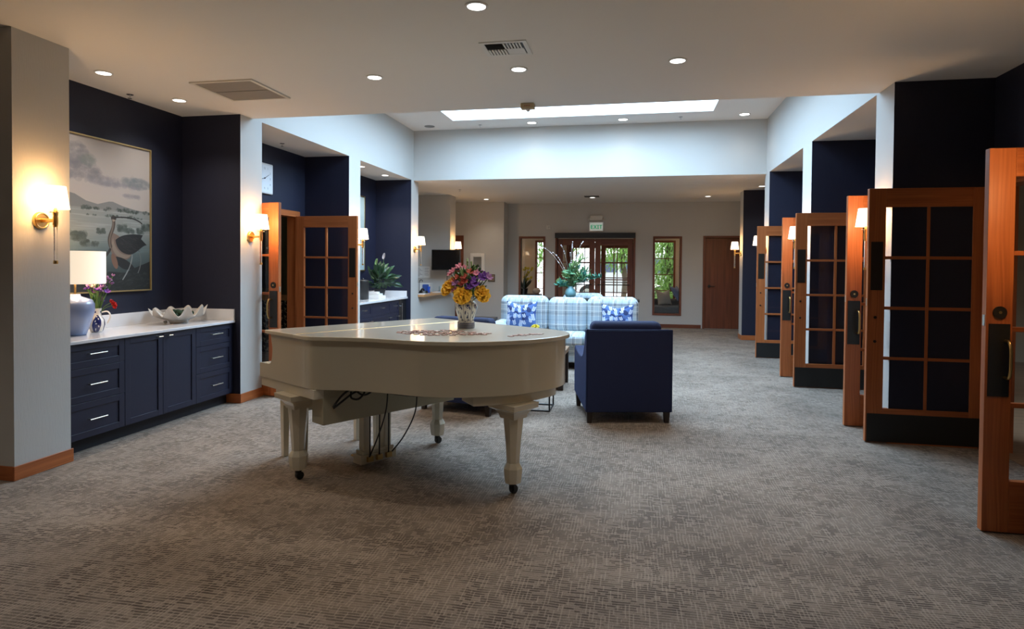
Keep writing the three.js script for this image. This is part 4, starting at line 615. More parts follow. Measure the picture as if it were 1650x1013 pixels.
    c.fillStyle = '#2f2925'; c.beginPath(); c.ellipse(...P(0.607, 0.508), 18, 13, 0, 0, 7); c.fill(); c.fillStyle = '#9c8d7d'; c.beginPath(); c.ellipse(...P(0.607, 0.522), 10, 7, 0, 0, 7); c.fill(); c.fillStyle = '#0c0a09'; c.beginPath(); c.arc(...P(0.61, 0.514), 3.5, 0, 7); c.fill();
    line([[0.62, 0.503], [0.76, 0.488], [0.85, 0.498], [0.91, 0.53]], 7, '#151311');
    line([[0.80, 0.755], [0.80, 0.83], [0.70, 0.925]], 6, '#8d9191');
  });
  const t = thing('framed_painting', 'large framed landscape painting with a long-billed wading bird', 'painting', [BL, 1.86, 4.82]);
  const g = new THREE.PlaneGeometry(1.1, 1.34); g.rotateY(Math.PI / 2); g.translate(0.03, 0, 0); mesh('canvas', g, std([0.72, 0.72, 0.72], 0.7, { map: tx }), t);
  mesh('stretcher', box(0.001, 0.029, -0.67, 0.67, -0.55, 0.55), M.dark, t);
  mesh('frame', [box(0, 0.042, 0.67, 0.682, -0.562, 0.562), box(0, 0.042, -0.682, -0.67, -0.562, 0.562), box(0, 0.042, -0.67, 0.67, -0.562, -0.55), box(0, 0.042, -0.67, 0.67, 0.55, 0.562)], std([0.34, 0.25, 0.11], 0.45, { metalness: 0.6 }), t);
}
{ // table lamp with a blue jar base
  const t = thing('table_lamp', 'blue ceramic jar lamp with white drum shade on the counter', 'lamp', [-4.43, 0.8605, 4.30]);
  mesh('lamp_base', lathe([[0, 0], [0.075, 0], [0.078, 0.01], [0.085, 0.03], [0.115, 0.12], [0.135, 0.2], [0.133, 0.25], [0.115, 0.285], [0.06, 0.305], [0.04, 0.312], [0.035, 0.33], [0, 0.33]], 0, 0, 0, 40), std([0.20, 0.27, 0.46], 0.25, { clearcoat: 0.6, clearcoatRoughness: 0.1 }), t);
  mesh('neck', cyl(0, 0.33, 0.46, 0, 0.008), M.brass, t);
  const sm = std([0.85, 0.8, 0.72], 0.85, DS); sm.emissive.setRGB(1, 0.83, 0.62); sm.emissiveIntensity = 0.85;
  mesh('lamp_shade', cyl(0, 0.415, 0.675, 0, 0.21, 0.21, 48, true), sm, t);
  const L = new THREE.PointLight(new THREE.Color().setRGB(1, 0.62, 0.30), SCONCE * 0.8, 0, 2); L.position.set(0, 0.54, 0); L.castShadow = true; L.shadow.radius = 3; t.add(L);
}
{ // jug with flowers
  const X = -4.47, Z = 4.545, Y = 0.8605, tx = canvasTex(256, 128, (c, w, h) => { c.fillStyle = '#d8d6cf'; c.fillRect(0, 0, w, h); c.fillStyle = '#1b2560'; for (let k = 0; k < 4; k++) { c.beginPath(); c.ellipse(k * 64 + 32, 80, 22, 44, 0.2, 0, 7); c.fill(); c.fillRect(k * 64 + 4, 16, 22, 10); } c.fillStyle = '#e4e2dc'; for (let k = 0; k < 4; k++) for (let q = 0; q < 7; q++) { c.beginPath(); c.ellipse(k * 64 + 32 + 10 * Math.sin(q * 2), 45 + q * 11, 5, 3, q, 0, 7); c.fill(); } });
  const t = thing('jug', 'small blue and white jug beside the table lamp', 'jug', [X, Y, Z]);
  mesh('body', lathe([[0.04, 0], [0.048, 0.01], [0.062, 0.06], [0.058, 0.10], [0.036, 0.135], [0.032, 0.17], [0.038, 0.20]], 0, 0, 0, 32), std(0xffffff, 0.2, { map: tx, clearcoat: 0.6, side: THREE.DoubleSide }), t); mesh('handle', tube([[0.03, 0.165, 0.02], [0.06, 0.17, 0.05], [0.075, 0.13, 0.065], [0.06, 0.07, 0.05]], 0.006, 20, 8), M.whiteGloss, t);
  const b = thing('flower_bunch', 'bunch of violet and cream flowers with red blooms in the small jug', 'flowers', [X, Y + 0.2, Z]);
  const put = (name, x, y, z, geo, mat, d) => { const f = mesh(name, geo, mat, b); f.position.set(x, y, -z); aim(f, d); const s = mesh('stem', tube([[x, y, z], [x * 0.5, y * 0.4 - 0.01, z * 0.5], [0, -0.1, 0]], 0.003, 8, 5), stemM, b); };
  put('red_bloom', 0.06, 0.02, 0.11, rose(0.038, 4), red, [0.5, 0.2, 1]); put('red_bloom', 0.05, 0.045, 0.10, rose(0.03, 4), red, [0.6, 0.6, 0.8]);
  for (const [x, y, z] of [[-0.02, 0.24, -0.06], [0.0, 0.24, 0.0], [0.0, 0.18, -0.03]]) put('cream_bloom', x, y, z, starFlower(0.035, 6, 0.7), cream, [x, 1, z - 0.3]);
  for (let k = 0; k < 24; k++) put('violet_bloom', rr(-0.05, 0.05), rr(0.05, 0.27), rr(-0.07, 0.12), starFlower(0.034, 5, 0.8), k % 3 ? lilac : purple, [rr(-1, 1), 0.8, rr(-1, 1)]);
  put('violet_bloom', 0.0, 0.20, 0.15, starFlower(0.028, 5, 0.7), lilac, [0, 1, 0.5]); put('violet_bloom', 0.0, 0.27, 0.17, starFlower(0.022, 5, 0.6), lilac, [0, 1, 0.5]);
  for (let k = 0; k < 14; k++) { const m = mesh('leaf', leafGeo(0.02, rr(0.05, 0.1), 0.2), leafM, b); m.position.set(rr(-0.03, 0.03), rr(0, 0.15), rr(-0.03, 0.03)); aim(m, [rr(-1, 1), 1, rr(-1, 1)]); }
}
{ // clam shell bowl: radial ribs whose rim undulates
  const t = thing('shell_bowl', 'large ruffled white clam shell bowl on the counter', 'bowl', [-4.42, 0.8605, 5.46]);
  const NA = 140, NR = 14, mk = (off) => { const pos = [], idx = [], uv = []; for (let j = 0; j <= NR; j++) for (let i = 0; i <= NA; i++) { const a = i / NA * Math.PI * 2, r = j / NR, wav = Math.cos(a * 10 + 0.4), amp = r * r, R = (0.08 + 0.23 * r) * (1 + 0.05 * wav * amp); pos.push(Math.sin(a) * R * 0.62, 0.016 + 0.10 * r ** 1.25 + 0.038 * wav * amp * (1 + 0.3 * Math.sin(a)) + off, Math.cos(a) * R * 1.0); uv.push(i / NA, r); } for (let j = 0; j < NR; j++) for (let i = 0; i < NA; i++) { const a = j * (NA + 1) + i; idx.push(a, a + NA + 2, a + 1, a, a + NA + 1, a + NA + 2); } return { pos, idx, uv }; };
  const A = mk(0), B2 = mk(0.008), n = A.pos.length / 3, idx = [...A.idx.flatMap((_, k) => (k % 3 ? [] : [A.idx[k], A.idx[k + 2], A.idx[k + 1]])), ...B2.idx.map((q) => q + n)]; for (let i = 0; i < NA; i++) { const a = NR * (NA + 1) + i; idx.push(a, a + 1, a + n, a + 1, a + 1 + n, a + n); }
  const g = new THREE.BufferGeometry(); g.setAttribute('position', new THREE.Float32BufferAttribute([...A.pos, ...B2.pos], 3)); g.setAttribute('uv', new THREE.Float32BufferAttribute([...A.uv, ...B2.uv], 2)); g.setIndex(idx); g.computeVertexNormals();
  mesh('shell', [g, ball(0, 0.02, 0, 0.1, 0.75, 0.35, 1.1)], std([0.52, 0.48, 0.43], 0.75, DS), t); mesh('foot', ball(0.10, 0.014, -0.02, 0.018, 1, 0.75, 1), std([0.52, 0.48, 0.43], 0.75), t); mesh('foot', ball(-0.07, 0.014, -0.1, 0.018, 1, 0.75, 1), std([0.52, 0.48, 0.43], 0.75), t); mesh('foot', ball(-0.05, 0.014, 0.1, 0.018, 1, 0.75, 1), std([0.52, 0.48, 0.43], 0.75), t);
  const ms = []; for (let k = 0; k < 26; k++) { const a = rr(0, 6.28), r = Math.sqrt(rnd()) * 0.75; ms.push(new THREE.IcosahedronGeometry(rr(0.02, 0.032), 1).translate(Math.cos(a) * 0.13 * r, 0.09 + rr(-0.01, 0.02), Math.sin(a) * 0.24 * r)); }
  const mo = mesh('moss', ms, std([0.012, 0.035, 0.018], 0.95)); mo.position.copy(t.position); tag(mo, 'dark green moss filling the clam shell bowl', 'moss', null, 'stuff');
}
// ---------- clock alcove ----------
{
  const tx = canvasTex(256, 256, (c, w, h) => { c.fillStyle = '#dfe2e6'; c.fillRect(0, 0, w, h); c.fillStyle = '#1b1d22'; c.font = '26px sans-serif'; c.textAlign = 'center'; c.textBaseline = 'middle'; for (let k = 1; k <= 12; k++) { const a = k * Math.PI / 6, s = Math.min(1 / Math.max(Math.abs(Math.sin(a)), Math.abs(Math.cos(a))), 1.32) * 94; c.fillText(String(k), w / 2 + Math.sin(a) * s, h / 2 - Math.cos(a) * s); } });
  const t = thing('wall_clock', 'white square wall clock with rounded corners in the navy alcove', 'clock', [BL, 2.535, 7.30]);
  mesh('case', rbox(0.001, 0.035, -0.195, 0.195, -0.195, 0.195, 0.015, 3), M.whiteGloss, t); const g = new THREE.PlaneGeometry(0.34, 0.34); g.rotateY(Math.PI / 2); g.translate(0.0358, 0, 0); mesh('dial', g, std(0xffffff, 0.4, { map: tx }), t);
  mesh('minute_hand', rod([0.039, 0, 0], [0.039, 0.055, 0.10], 0.0035, 6, 0.002), M.black, t); mesh('hour_hand', rod([0.038, 0, 0], [0.038, -0.02, -0.07], 0.004, 6, 0.003), M.black, t); const hub = new THREE.CylinderGeometry(0.009, 0.009, 0.008, 14); hub.rotateZ(Math.PI / 2); hub.translate(0.04, 0, 0); mesh('hub', hub, M.black, t);
}
{ // room behind: patterned lower wall, rail, coat rack
  const tx = canvasTex(256, 256, (c, w, h) => { c.fillStyle = '#15130f'; c.fillRect(0, 0, w, h); c.strokeStyle = '#a9a288'; c.lineWidth = 4; for (let k = 0; k < 16; k++) { const x = (k % 4) * 64 + 32, y = Math.floor(k / 4) * 64 + 32; c.beginPath(); c.arc(x, y, 18, 0, 4.5); c.stroke(); c.beginPath(); c.arc(x + 18, y + 8, 10, 1, 6); c.stroke(); c.beginPath(); c.ellipse(x - 16, y - 14, 10, 4, 0.8, 0, 7); c.stroke(); } });
  const wm = std(0xffffff, 0.8, { map: tx });
  struct('wall_left', [uvm(box(-7.468, -7.45, 0, 0.85, 5.22, 9.38), 2), uvm(box(-7.45, BL - 0.15, 0, 0.85, 9.38, 9.398), 2)], wm, 'dark patterned lower wall behind the left doorway'); struct('trim', [box(-7.468, -7.44, 0.85, 0.94, 5.22, 9.38), box(-7.45, BL - 0.15, 0.85, 0.94, 9.37, 9.398)], M.ledge, 'pale rail above the patterned wall');
  for (const [x, l] of [[-5.35, 'right'], [-5.85, 'left']]) { const t = thing('coat', `dark coat hanging in the room behind the left doorway, ${l} of the two`, 'coat', [x, 1.1, 9.33]); mesh('cloth', lathe([[0.0, 0.62], [0.06, 0.6], [0.17, 0.52], [0.16, 0.2], [0.2, -0.05], [0, -0.05]], 0, 0, 0, 20).scale(1, 1, 0.3), M.dark, t); mesh('collar', new THREE.TorusGeometry(0.05, 0.014, 8, 20).rotateX(1.4).translate(0, 0.6, 0.02), std([0.35, 0.35, 0.36], 0.6), t); }
}
// ---------- plant alcove ----------
cabinet(CF, 8.745, 9.36, 'navy cabinet at the near end of the plant alcove', 'mixed'); cabinet(CF, 9.36, 10.13, 'navy cabinet in the middle of the plant alcove', 'mixed'); cabinet(CF, 10.13, 10.50, 'narrow navy cabinet beside the fridge in the plant alcove', 'mixed');
{
  const t = thing('undercounter_fridge', 'dark undercounter fridge at the far end of the plant alcove', 'fridge', [CF, 0, 10.505]); mesh('body', box(-0.55, -0.02, 0.02, 0.832, 0, 0.355), M.blackMetal, t); mesh('door', rbox(-0.02, 0, 0.1, 0.83, 0.004, 0.35, 0.003), std([0.05, 0.05, 0.055], 0.25, { metalness: 0.7 }), t); mesh('handle', [rod([0.035, 0.25, 0.06], [0.035, 0.77, 0.06], 0.009), rod([0, 0.3, 0.06], [0.035, 0.3, 0.06], 0.006), rod([0, 0.72, 0.06], [0.035, 0.72, 0.06], 0.006)], M.chrome, t);
  const c = thing('countertop', 'white stone countertop under the peace lily', 'countertop', [0, 0, 0]); mesh('slab', rbox(BL + 0.003, -4.075, 0.8355, 0.87, 8.735, 10.865, 0.003), quartz, c); mesh('back_upstand', rbox(BL + 0.003, BL + 0.023, 0.87, 0.975, 8.735, 10.865, 0.002), quartz, c); mesh('side_upstand', rbox(BL + 0.023, -4.09, 0.87, 0.975, 10.845, 10.865, 0.002), quartz, c);
  const u = thing('coffee_urn', 'tall black urn on the counter left of the peace lily', 'urn', [-4.42, 0.8705, 9.72]); mesh('body', lathe([[0, 0], [0.09, 0], [0.09, 0.30], [0.085, 0.32], [0, 0.325]], 0, 0, 0, 28), M.black, u); mesh('knob', ball(0, 0.335, 0, 0.015), M.black, u);
  const p = thing('plant_pot', 'dark pot of the peace lily in the plant alcove', 'pot', [-4.40, 0.8705, 10.36]); mesh('body', lathe([[0, 0], [0.075, 0], [0.10, 0.15], [0.095, 0.15], [0.085, 0.13], [0, 0.13]], 0, 0, 0, 28), M.black, p);
  const l = thing('peace_lily', 'leafy dark green peace lily on the white counter', 'plant', [-4.40, 1.02, 10.36]);
  for (let k = 0; k < 110; k++) { const a = k * 2.4, el = rr(-0.1, 1.4), len = rr(0.10, 0.17), m = mesh('leaf', leafGeo(rr(0.05, 0.075), len, rr(-0.5, -0.2)), k % 4 ? leafDark : std([0.035, 0.09, 0.035], 0.4, DS), l), q = rr(0.08, 0.30); const d = [Math.cos(a) * Math.cos(el), Math.sin(el), Math.sin(a) * Math.cos(el)]; if (d[0] < 0) d[0] *= 0.3; m.position.set(d[0] * q, Math.max(0.02, d[1] * q + 0.09), -d[2] * q * 1.1); aim(m, [d[0], Math.max(d[1] - 0.3, -0.3), d[2]]); }
  for (const [z, y] of [[-0.2, 0.42], [0.12, 0.52]]) { mesh('flower_stem', tube([[0, 0, 0], [0.02, y * 0.6, z * 0.6], [0.02, y, z]], 0.004, 10, 5), stemM, l); const f = mesh('spathe', petal(0.05, 0.11, 0.9, 0.2), z > 0 ? blossom : leafPale, l); f.position.set(0.02, y, -z); aim(f, [0.2, 1, 0.2]); }
  const s = thing('napkin_box', 'low white box with napkins before the peace lily', 'box', [-4.30, 0.8705, 9.98]); mesh('box', rbox(-0.11, 0.11, 0, 0.055, -0.14, 0.14, 0.004), M.white, s); mesh('napkins', [box(-0.09, 0.09, 0.055, 0.09, -0.12, 0.06), box(-0.08, 0.06, 0.09, 0.12, -0.12, 0.0)], M.white, s);
  const f = thing('framed_picture', 'pale picture edge on the back wall of the plant alcove', 'picture', [BL, 1.98, 9.95]); mesh('frame', [box(0, 0.03, 0.63, 0.65, -0.40, 0.40), box(0, 0.03, -0.65, -0.63, -0.40, 0.40), box(0, 0.03, -0.63, 0.63, -0.40, -0.38), box(0, 0.03, -0.63, 0.63, 0.38, 0.40)], M.brass, f); mesh('canvas', box(0.001, 0.022, -0.63, 0.63, -0.38, 0.38), std([0.26, 0.34, 0.36], 0.7), f);
}
// ---------- reception ----------
tag(mesh('reception_ledge', wbox(-4.22, -3.90, 0.846, 0.885, 11.255, 13.295, 0.004), M.ledge), 'pale wood ledge on the reception half wall', 'ledge');
{
  const t = thing('television', 'black flat television hung beside the reception opening', 'television', [-4.0, 1.555, 12.95], 0.04);
  mesh('bezel', rbox(-0.315, 0.315, -0.22, 0.22, -0.02, 0.03, 0.008), M.black, t); mesh('screen', box(-0.30, 0.30, -0.20, 0.205, -0.0225, -0.0205), std([0.004, 0.004, 0.005], 0.12), t); mesh('wall_arm', [box(-0.16, -0.1, -0.05, 0.05, 0.03, 0.335), box(-0.2, -0.06, -0.12, 0.12, 0.335, 0.349)], M.blackMetal, t); mesh('cable', tube([[0.0, -0.2, 0.04], [0.0, -0.35, 0.09], [-0.03, -0.5, 0.16], [-0.06, -0.6, 0.2]], 0.006), M.black, t);
  const paperM = std([0.68, 0.68, 0.68], 0.8), gridM = canvasTex(128, 96, (c, w, h) => { c.fillStyle = '#d9d9d6'; c.fillRect(0, 0, w, h); c.fillStyle = '#6a6d75'; for (let k = 0; k < 7; k++) c.fillRect(10, 12 + k * 11, 20 + 12 * (k % 3), 3); for (let k = 0; k < 5; k++) c.fillRect(74, 14 + k * 14, 40 - 6 * (k % 2), 3); c.fillRect(62, 6, 1, 84); });
  const n = thing('wall_chart', 'pale pinned sheets on the office wall left below the television', 'papers', [-4.62, 1.28, 13.298]); mesh('sheet', box(-0.16, 0.15, -0.12, 0.13, -0.006, 0), [paperM, paperM, paperM, paperM, std(0xffffff, 0.8, { map: gridM }), paperM], n);
  const d = thing('office_desk', 'white office desk behind the reception ledge', 'desk', [-4.55, 0, 12.3]); mesh('desk_top', rbox(-0.35, 0.30, 0.72, 0.75, -0.9, 0.98), M.white, d); for (const z of [-0.85, 0.93]) mesh('desk_panel', box(-0.33, 0.28, 0, 0.72, z - 0.02, z + 0.02), M.white, d);
  const b = thing('file_box', 'white file box standing on the office desk', 'box', [-4.46, 0.7505, 12.95]); mesh('body', rbox(-0.13, 0.13, 0, 0.30, -0.1, 0.1, 0.004), M.white, b); mesh('lid', rbox(-0.135, 0.135, 0.27, 0.305, -0.105, 0.105, 0.004), M.white, b);
  const b2 = thing('document_stand', 'upright white documents at the left of the office desk', 'papers', [-4.62, 0.7505, 12.4]); mesh('sheet', box(-0.1, 0.1, 0, 0.36, -0.004, 0.004), paperM, b2); mesh('stand', box(-0.1, 0.1, 0, 0.05, -0.03, 0.04), M.plastic, b2);
  const c = thing('pen_cup', 'blue pen cup on the reception ledge', 'cup', [-4.12, 0.8855, 12.15]); mesh('body', lathe([[0, 0], [0.04, 0], [0.032, 0.06], [0.042, 0.125], [0.038, 0.125], [0.028, 0.06]], 0, 0, 0, 20), std([0.02, 0.08, 0.42], 0.3), c);
  const m = thing('mug', 'pale grey mug on the reception ledge below the television', 'mug', [-4.1, 0.8855, 12.92]); mesh('body', lathe([[0, 0], [0.045, 0], [0.048, 0.11], [0.043, 0.11], [0.04, 0.01]], 0, 0, 0, 20), std([0.36, 0.45, 0.46], 0.4), m); mesh('handle', new THREE.TorusGeometry(0.028, 0.006, 8, 16).translate(0.05, 0.055, 0), std([0.36, 0.45, 0.46], 0.4), m);
  const ph = thing('telephone', 'black desk telephone on the reception ledge', 'telephone', [-4.13, 0.8855, 11.88]); mesh('base', (() => { const g = new THREE.CylinderGeometry(0.09, 0.11, 0.05, 4); g.rotateY(Math.PI / 4); g.translate(0, 0.025, 0); return g; })(), M.black, ph); mesh('handset', tube([[-0.02, 0.055, -0.09], [-0.02, 0.085, -0.03], [-0.02, 0.085, 0.03], [-0.02, 0.06, 0.09]], 0.016, 16, 8), M.black, ph);
  const pp = thing('paper_stack', 'white papers lying on the near end of the reception ledge', 'papers', [-4.05, 0.8853, 11.55]); for (let k = 0; k < 3; k++) mesh('sheet', box(-0.09 + 0.01 * k, 0.09 + 0.01 * k, 0.003 * k, 0.003 * k + 0.0028, -0.13 + 0.015 * k, 0.13), paperM, pp);
  const cl = thing('clipboard', 'white clipboard lying on the middle of the reception ledge', 'clipboard', [-4.02, 0.8853, 12.45]); mesh('board', box(-0.08, 0.08, 0, 0.006, -0.14, 0.14), paperM, cl); mesh('clip', box(-0.03, 0.03, 0.006, 0.014, 0.11, 0.135), M.chrome, cl);
  const v = thing('bud_vase', 'small glass with a yellow flower at the near end of the ledge', 'vase', [-4.16, 0.8855, 11.42]); mesh('body', lathe([[0.028, 0], [0.032, 0.1], [0.026, 0.13]], 0, 0, 0, 18), M.clear, v);
  flower('yellow_flower', 'single yellow flower in the glass on the reception ledge', null, [-4.16, 0.9, 11.42], [-4.155, 1.055, 11.42], rose(0.032, 3), std([0.75, 0.5, 0.04], 0.7, DS), [0.2, 1, -0.6]);
  const tp = thing('tape_dispenser', 'blue tape dispenser on the office desk by the television', 'dispenser', [-4.34, 0.7505, 12.62]); mesh('body', rbox(-0.06, 0.06, 0, 0.29, -0.05, 0.05, 0.02), std([0.03, 0.08, 0.3], 0.5), tp); mesh('band', rbox(-0.062, 0.062, 0.12, 0.16, -0.052, 0.052, 0.005), M.black, tp);
  const dl = thing('desk_lamp', 'thin dark bent desk lamp at the reception', 'lamp', [-4.3, 0.7505, 12.12]); mesh('base', cyl(0, 0, 0.012, 0, 0.05), M.blackMetal, dl); mesh('stem', tube([[0, 0.01, 0], [0, 0.34, 0.0], [0.015, 0.385, 0], [0.05, 0.395, 0], [0.07, 0.36, 0]], 0.006, 30), M.blackMetal, dl);
}
// ---------- lobby wall fittings ----------
{
  const t = thing('extinguisher_cabinet', 'white glass-fronted fire extinguisher cabinet on the greige wall', 'cabinet', [-3.815, 1.385, 14.95]), w = 0.18, h = 0.35;
  mesh('frame', [rbox(-w, -w + 0.075, -h, h, -0.05, -0.002, 0.005), rbox(w - 0.075, w, -h, h, -0.05, -0.002, 0.005), rbox(-w + 0.075, w - 0.075, h - 0.085, h, -0.05, -0.002, 0.005), rbox(-w + 0.075, w - 0.075, -h, -h + 0.085, -0.05, -0.002, 0.005)], M.whiteGloss, t); mesh('back', box(-w + 0.07, w - 0.07, -h + 0.08, h - 0.08, -0.008, -0.003), std([0.25, 0.25, 0.24], 0.6), t);
  const g = new THREE.PlaneGeometry(2 * (w - 0.075), 2 * (h - 0.085)); g.translate(0, 0, 0.046); mesh('pane', g, M.glass, t); mesh('latch', box(-w + 0.02, -w + 0.04, -0.05, 0.03, -0.06, -0.05), M.black, t);
  const e = thing('fire_extinguisher', 'fire extinguisher behind the glass of the white cabinet', 'extinguisher', [-3.81, 1.125, 14.92]); mesh('cylinder', lathe([[0, 0], [0.06, 0], [0.062, 0.02], [0.062, 0.22], [0.04, 0.27], [0.015, 0.285], [0, 0.285]], 0, 0, 0, 20).scale(1, 1, 0.25), std([0.42, 0.38, 0.34], 0.35), e); mesh('hose', tube([[0.01, 0.29, -0.012], [-0.06, 0.28, -0.018], [-0.075, 0.15, -0.018], [-0.05, 0.03, -0.018]], 0.009), M.black, e); mesh('valve', rbox(-0.03, 0.04, 0.285, 0.32, -0.01, 0.005, 0.004), M.black, e);
  const s = thing('switch_plate', 'square bronze wall plate right of the extinguisher cabinet', 'switch', [-3.465, 1.14, 14.95]); mesh('plate', rbox(-0.085, 0.085, -0.09, 0.09, -0.012, -0.001, 0.003), M.bronze, s); mesh('face', rbox(-0.07, 0.07, -0.075, 0.075, -0.016, -0.012, 0.003), std([0.24, 0.19, 0.14], 0.4, { metalness: 0.4 }), s);
}
{ // notice on the door
  const tx = canvasTex(256, 330, (c, w, h) => { c.fillStyle = '#d6d7da'; c.fillRect(0, 0, w, h); c.fillStyle = '#8b8d93'; for (let k = 0; k < 8; k++) c.fillRect(52 + (k % 3) * 6, 34 + k * 12, 150 - (k * 37) % 70, 3); c.fillStyle = '#a3a29e'; c.fillRect(36, 138, 184, 128); for (let k = 0; k < 60; k++) { c.fillStyle = ['#8d8c88', '#b7b6b2', '#7b7a77'][k % 3]; c.globalAlpha = 0.4; c.beginPath(); c.ellipse(rr(44, 212), rr(160, 258), rr(4, 18), rr(2, 8), 0, 0, 7); c.fill(); } c.globalAlpha = 1; });
  const m = std(0xffffff, 0.8, { map: tx }), p = std([0.66, 0.66, 0.68], 0.8); const o = mesh('paper_notice', box(2.067, 2.290, 1.218, 1.494, 5.7385, 5.7395), [p, p, p, p, m, p]); tag(o, 'printed paper notice taped inside the right door glass', 'notice');
}
// ---------- dining room beyond the near right door ----------
for (const [x, z, r] of [[3.9, 5.1, 0.3], [4.6, 6.4, 2.8], [5.3, 5.0, 1.4]]) {
  const t = thing('dining_chair', ['blue dining chair nearest the near right door', 'blue dining chair across the dining table', 'blue dining chair at the end of the dining table'][[3.9, 4.6, 5.3].indexOf(x)], 'chair', [x, 0.004, z], r); mesh('seat', cushion(-0.22, 0.22, 0.43, 0.5, -0.22, 0.22, 0.03, 0.01), blueFab, t); mesh('backrest', cushion(-0.21, 0.21, 0.55, 0.95, 0.19, 0.24, 0.02, 0.01), blueFab, t); for (const a of [-0.19, 0.19]) for (const b of [-0.19, 0.21]) mesh('leg', rod([a, 0, b], [a, b > 0 ? 0.9 : 0.44, b], 0.017), legWood, t);
}
{ const t = thing('dining_table', 'dining table with pale top seen through the near right door', 'table', [4.5, 0.004, 5.4]); mesh('table_top', rbox(-0.45, 0.45, 0.72, 0.75, -0.45, 0.45), M.ledge, t); mesh('pedestal', lathe([[0.3, 0], [0.3, 0.03], [0.05, 0.08], [0.05, 0.72]], 0, 0, 0, 24), legWood, t); }

// ---------- vestibule ----------
{
  const st = thing('plant_stand', 'dark stand holding the orchid in the vestibule', 'stand', [-2.95, 0, 16.6]); mesh('top', rbox(-0.3, 0.45, 0.66, 0.70, -0.2, 0.2), legWood, st); for (const [x, z] of [[-0.27, -0.17], [0.42, -0.17], [-0.27, 0.17], [0.42, 0.17]]) mesh('leg', box(x - 0.02, x + 0.02, 0, 0.66, z - 0.02, z + 0.02), legWood, st);
  const o = thing('orchid_plant', 'potted plant with yellow blooms seen through the left sidelight', 'plant', [-2.95, 0.7005, 16.6]); mesh('pot', lathe([[0, 0], [0.08, 0], [0.1, 0.14], [0.09, 0.14], [0, 0.12]], 0, 0, 0, 24), M.black, o);
  for (let k = 0; k < 14; k++) { const a = k * 2.4, m = mesh('leaf', leafGeo(0.06, rr(0.2, 0.35), -0.4), leafDark, o); m.position.set(0, 0.13, 0); aim(m, [Math.cos(a) * 0.7, 0.8, Math.sin(a) * 0.7]); }
  for (let k = 0; k < 14; k++) { const x = rr(-0.02, 0.26), y = rr(0.35, 0.68), m = mesh('bloom', starFlower(0.05, 5, 0.9), std([0.6, 0.5, 0.03], 0.7, DS), o); m.position.set(x, y, rr(-0.05, 0.05)); aim(m, [rr(-0.5, 0.5), 0.4, -1]); mesh('stem', tube([[0, 0.1, 0], [x * 0.3, y * 0.7, 0], [x, y, 0]], 0.004, 8, 5), stemM, o); }
  const w = thing('white_vase', 'small round cream vase seen through the left sidelight', 'vase', [-2.62, 0.7005, 16.6]); mesh('body', lathe([[0, 0], [0.06, 0], [0.11, 0.06], [0.1, 0.12], [0.04, 0.15], [0.035, 0.15]], 0, 0, 0, 24), cream, w);
  const grey = std([0.035, 0.038, 0.045], 0.9), s = thing('lounge_sofa', 'dark grey sofa seen through the right sidelight', 'sofa', [0.98, 0, 16.35]);
  mesh('seat', cushion(-0.62, 0.45, 0.12, 0.46, -0.45, 0.35, 0.06, 0.02), grey, s); mesh('backrest', cushion(0.22, 0.45, 0.4, 0.9, -0.45, 0.35, 0.07, 0.02), grey, s); mesh('arm', cushion(-0.62, 0.45, 0.12, 0.62, 0.33, 0.5, 0.06, 0.02), grey, s); for (const [x, z] of [[-0.55, -0.38], [0.38, -0.38], [-0.55, 0.42], [0.38, 0.42]]) mesh('leg', cyl(x, 0, 0.14, z, 0.025), legWood, s);
  throwPillow(0.66, 0.49, 16.32, 0.42, 0.38, 0.3, 'beige throw pillow on the dark sofa beyond the right sidelight', std([0.42, 0.39, 0.34], 0.9), 0.6);
  throwPillow(0.98, 0.58, 16.2, 0.42, 0.42, 0.55, 'blue grey throw pillow on the dark sofa beyond the right sidelight', std([0.16, 0.21, 0.34], 0.9), 1.1);
}
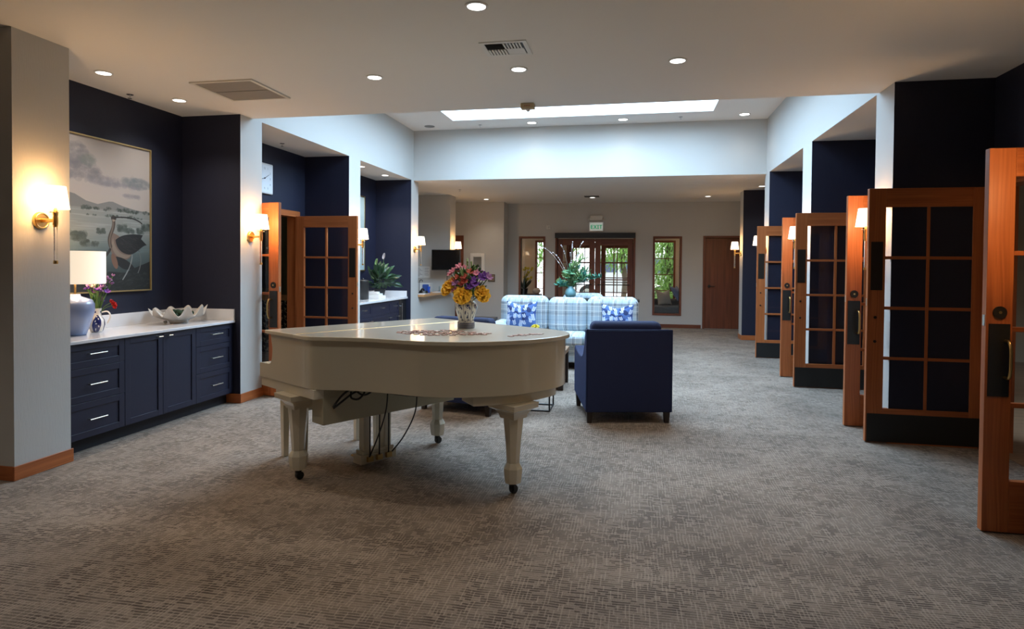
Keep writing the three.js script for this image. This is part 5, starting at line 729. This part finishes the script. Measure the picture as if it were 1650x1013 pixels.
// ---------- outdoors ----------
{
  struct('pavement', box(-14, 14, -0.2, -0.06, 18.3, 23.5), std([0.42, 0.41, 0.39], 0.9), 'pale pavement before the entrance'); struct('street', box(-16, 16, -0.25, -0.12, 26, 34), std([0.30, 0.30, 0.31], 0.9), 'grey street');
  const lawn = mesh('lawn', box(-14, 14, -0.22, -0.05, 23.5, 26), std([0.14, 0.25, 0.05], 0.95)); tag(lawn, 'green lawn strip outside the entrance', 'lawn', null, 'stuff');
  const bm = std([0.34, 0.14, 0.09], 0.85), pl = thing('brick_planter', 'low red brick planter outside the entrance', 'planter', [-0.7, -0.06, 22.3]); for (let r = 0; r < 4; r++) for (let k = 0; k < 12; k++) mesh('brick', box(-1.4 + k * 0.235 + (r % 2) * 0.06, -1.4 + k * 0.235 + 0.225 + (r % 2) * 0.06, r * 0.075, r * 0.075 + 0.068, 0, 0.3), bm, pl);
  const van = thing('van', 'white van parked beyond the lawn outside the exit doors', 'van', [-0.6, -0.12, 28.5]), vb = std([0.72, 0.73, 0.74], 0.3, { clearcoat: 0.6 });
  const sh = new THREE.Shape(); sh.moveTo(-2.6, 0.4); sh.lineTo(-2.6, 1.0); sh.quadraticCurveTo(-2.5, 1.15, -1.9, 1.25); sh.lineTo(-1.2, 2.0); sh.quadraticCurveTo(-1.05, 2.12, -0.8, 2.13); sh.lineTo(2.4, 2.13); sh.quadraticCurveTo(2.6, 2.1, 2.6, 1.9); sh.lineTo(2.6, 0.4); for (const x of [1.6, -1.6]) { sh.lineTo(x + 0.45, 0.4); sh.absarc(x, 0.4, 0.45, 0, Math.PI, false); } sh.lineTo(-2.6, 0.4);
  const vg = new THREE.ExtrudeGeometry(sh, { depth: 1.8, bevelEnabled: true, bevelSize: 0.05, bevelThickness: 0.05, bevelSegments: 3, bevelOffset: -0.05, curveSegments: 12 }); vg.translate(0, 0, -1.8); mesh('body', vg, vb, van);
  const wg = std([0.12, 0.15, 0.26], 0.1); for (const [a, b] of [[-1.15, -0.3], [-0.15, 1.0], [1.15, 2.3]]) mesh('window', box(a, b, 1.3, 1.9, -0.06, -0.045), wg, van); for (const x of [-1.6, 1.6]) { const g = new THREE.CylinderGeometry(0.36, 0.36, 0.24, 28); g.rotateX(Math.PI / 2); g.translate(x, 0.36, -0.12); const q = mesh('wheel', g, M.black, van); const r = new THREE.CylinderGeometry(0.2, 0.2, 0.02, 20); r.rotateX(Math.PI / 2); r.translate(x, 0.36, 0.01); mesh('hub_cap', r, M.chrome, q); }
  const leafy = [std([0.16, 0.34, 0.06], 0.7, { ...DS, transmission: 0.3 }), std([0.24, 0.42, 0.09], 0.7, { ...DS, transmission: 0.3 }), std([0.10, 0.24, 0.08], 0.7, { ...DS, transmission: 0.3 })];
  function tree(X, Z, h, r, k, label, low = 0.35, den = 1) {
    const t = thing('tree', label, 'tree', [X, -0.035, Z], 0, 'trees outside'); mesh('trunk', tube([[0, 0, 0], [0.08, h * 0.3, 0.05], [-0.05, h * 0.6, 0], [0.1, h * 0.9, 0.1]], 0.11, 12, 7), std([0.10, 0.07, 0.05], 0.9), t); const g = [];
    for (let c = 0; c < 26 * den; c++) { const a = rr(0, 6.28), q = Math.sqrt(rnd()) * r, cy2 = rr(h * low, h), cx = Math.cos(a) * q, cz = Math.sin(a) * q; for (let i = 0; i < 45; i++) { const p = petal(0.10, 0.17, 0.3, 0.1, 1); p.rotateX(rr(-3, 3)); p.rotateY(rr(0, 6.28)); p.translate(cx + rr(-0.45, 0.45), cy2 + rr(-0.35, 0.35), cz + rr(-0.45, 0.45)); g.push(p); } }
    const f = mesh('foliage', g, leafy[k], t); f.userData.kind = 'stuff';
  }
  tree(-3.2, 24.2, 3.1, 0.8, 0, 'leafy tree left of the outer doors', 0.47, 2); tree(-0.55, 25.3, 3.2, 0.95, 1, 'leafy tree over the white van', 0.50, 2); tree(0.98, 20.2, 2.9, 0.62, 1, 'leafy tree close behind the right sidelight', 0.02, 3); tree(2.9, 21.9, 3.6, 0.7, 0, 'leafy tree behind the one at the right sidelight', 0.05); tree(-5.6, 27.0, 4.5, 1.2, 2, 'dark leafy tree behind the left sidelight', 0.3);
  ['at the far left', 'left of the lawn', 'behind the van bonnet', 'behind the van tail', 'at the far right'].forEach((q, k) => tree(-9 + k * 4.6, 37, 6, 1.7, k % 2, 'backdrop tree across the street ' + q, 0.06));
}

renderer.render(scene, camera);
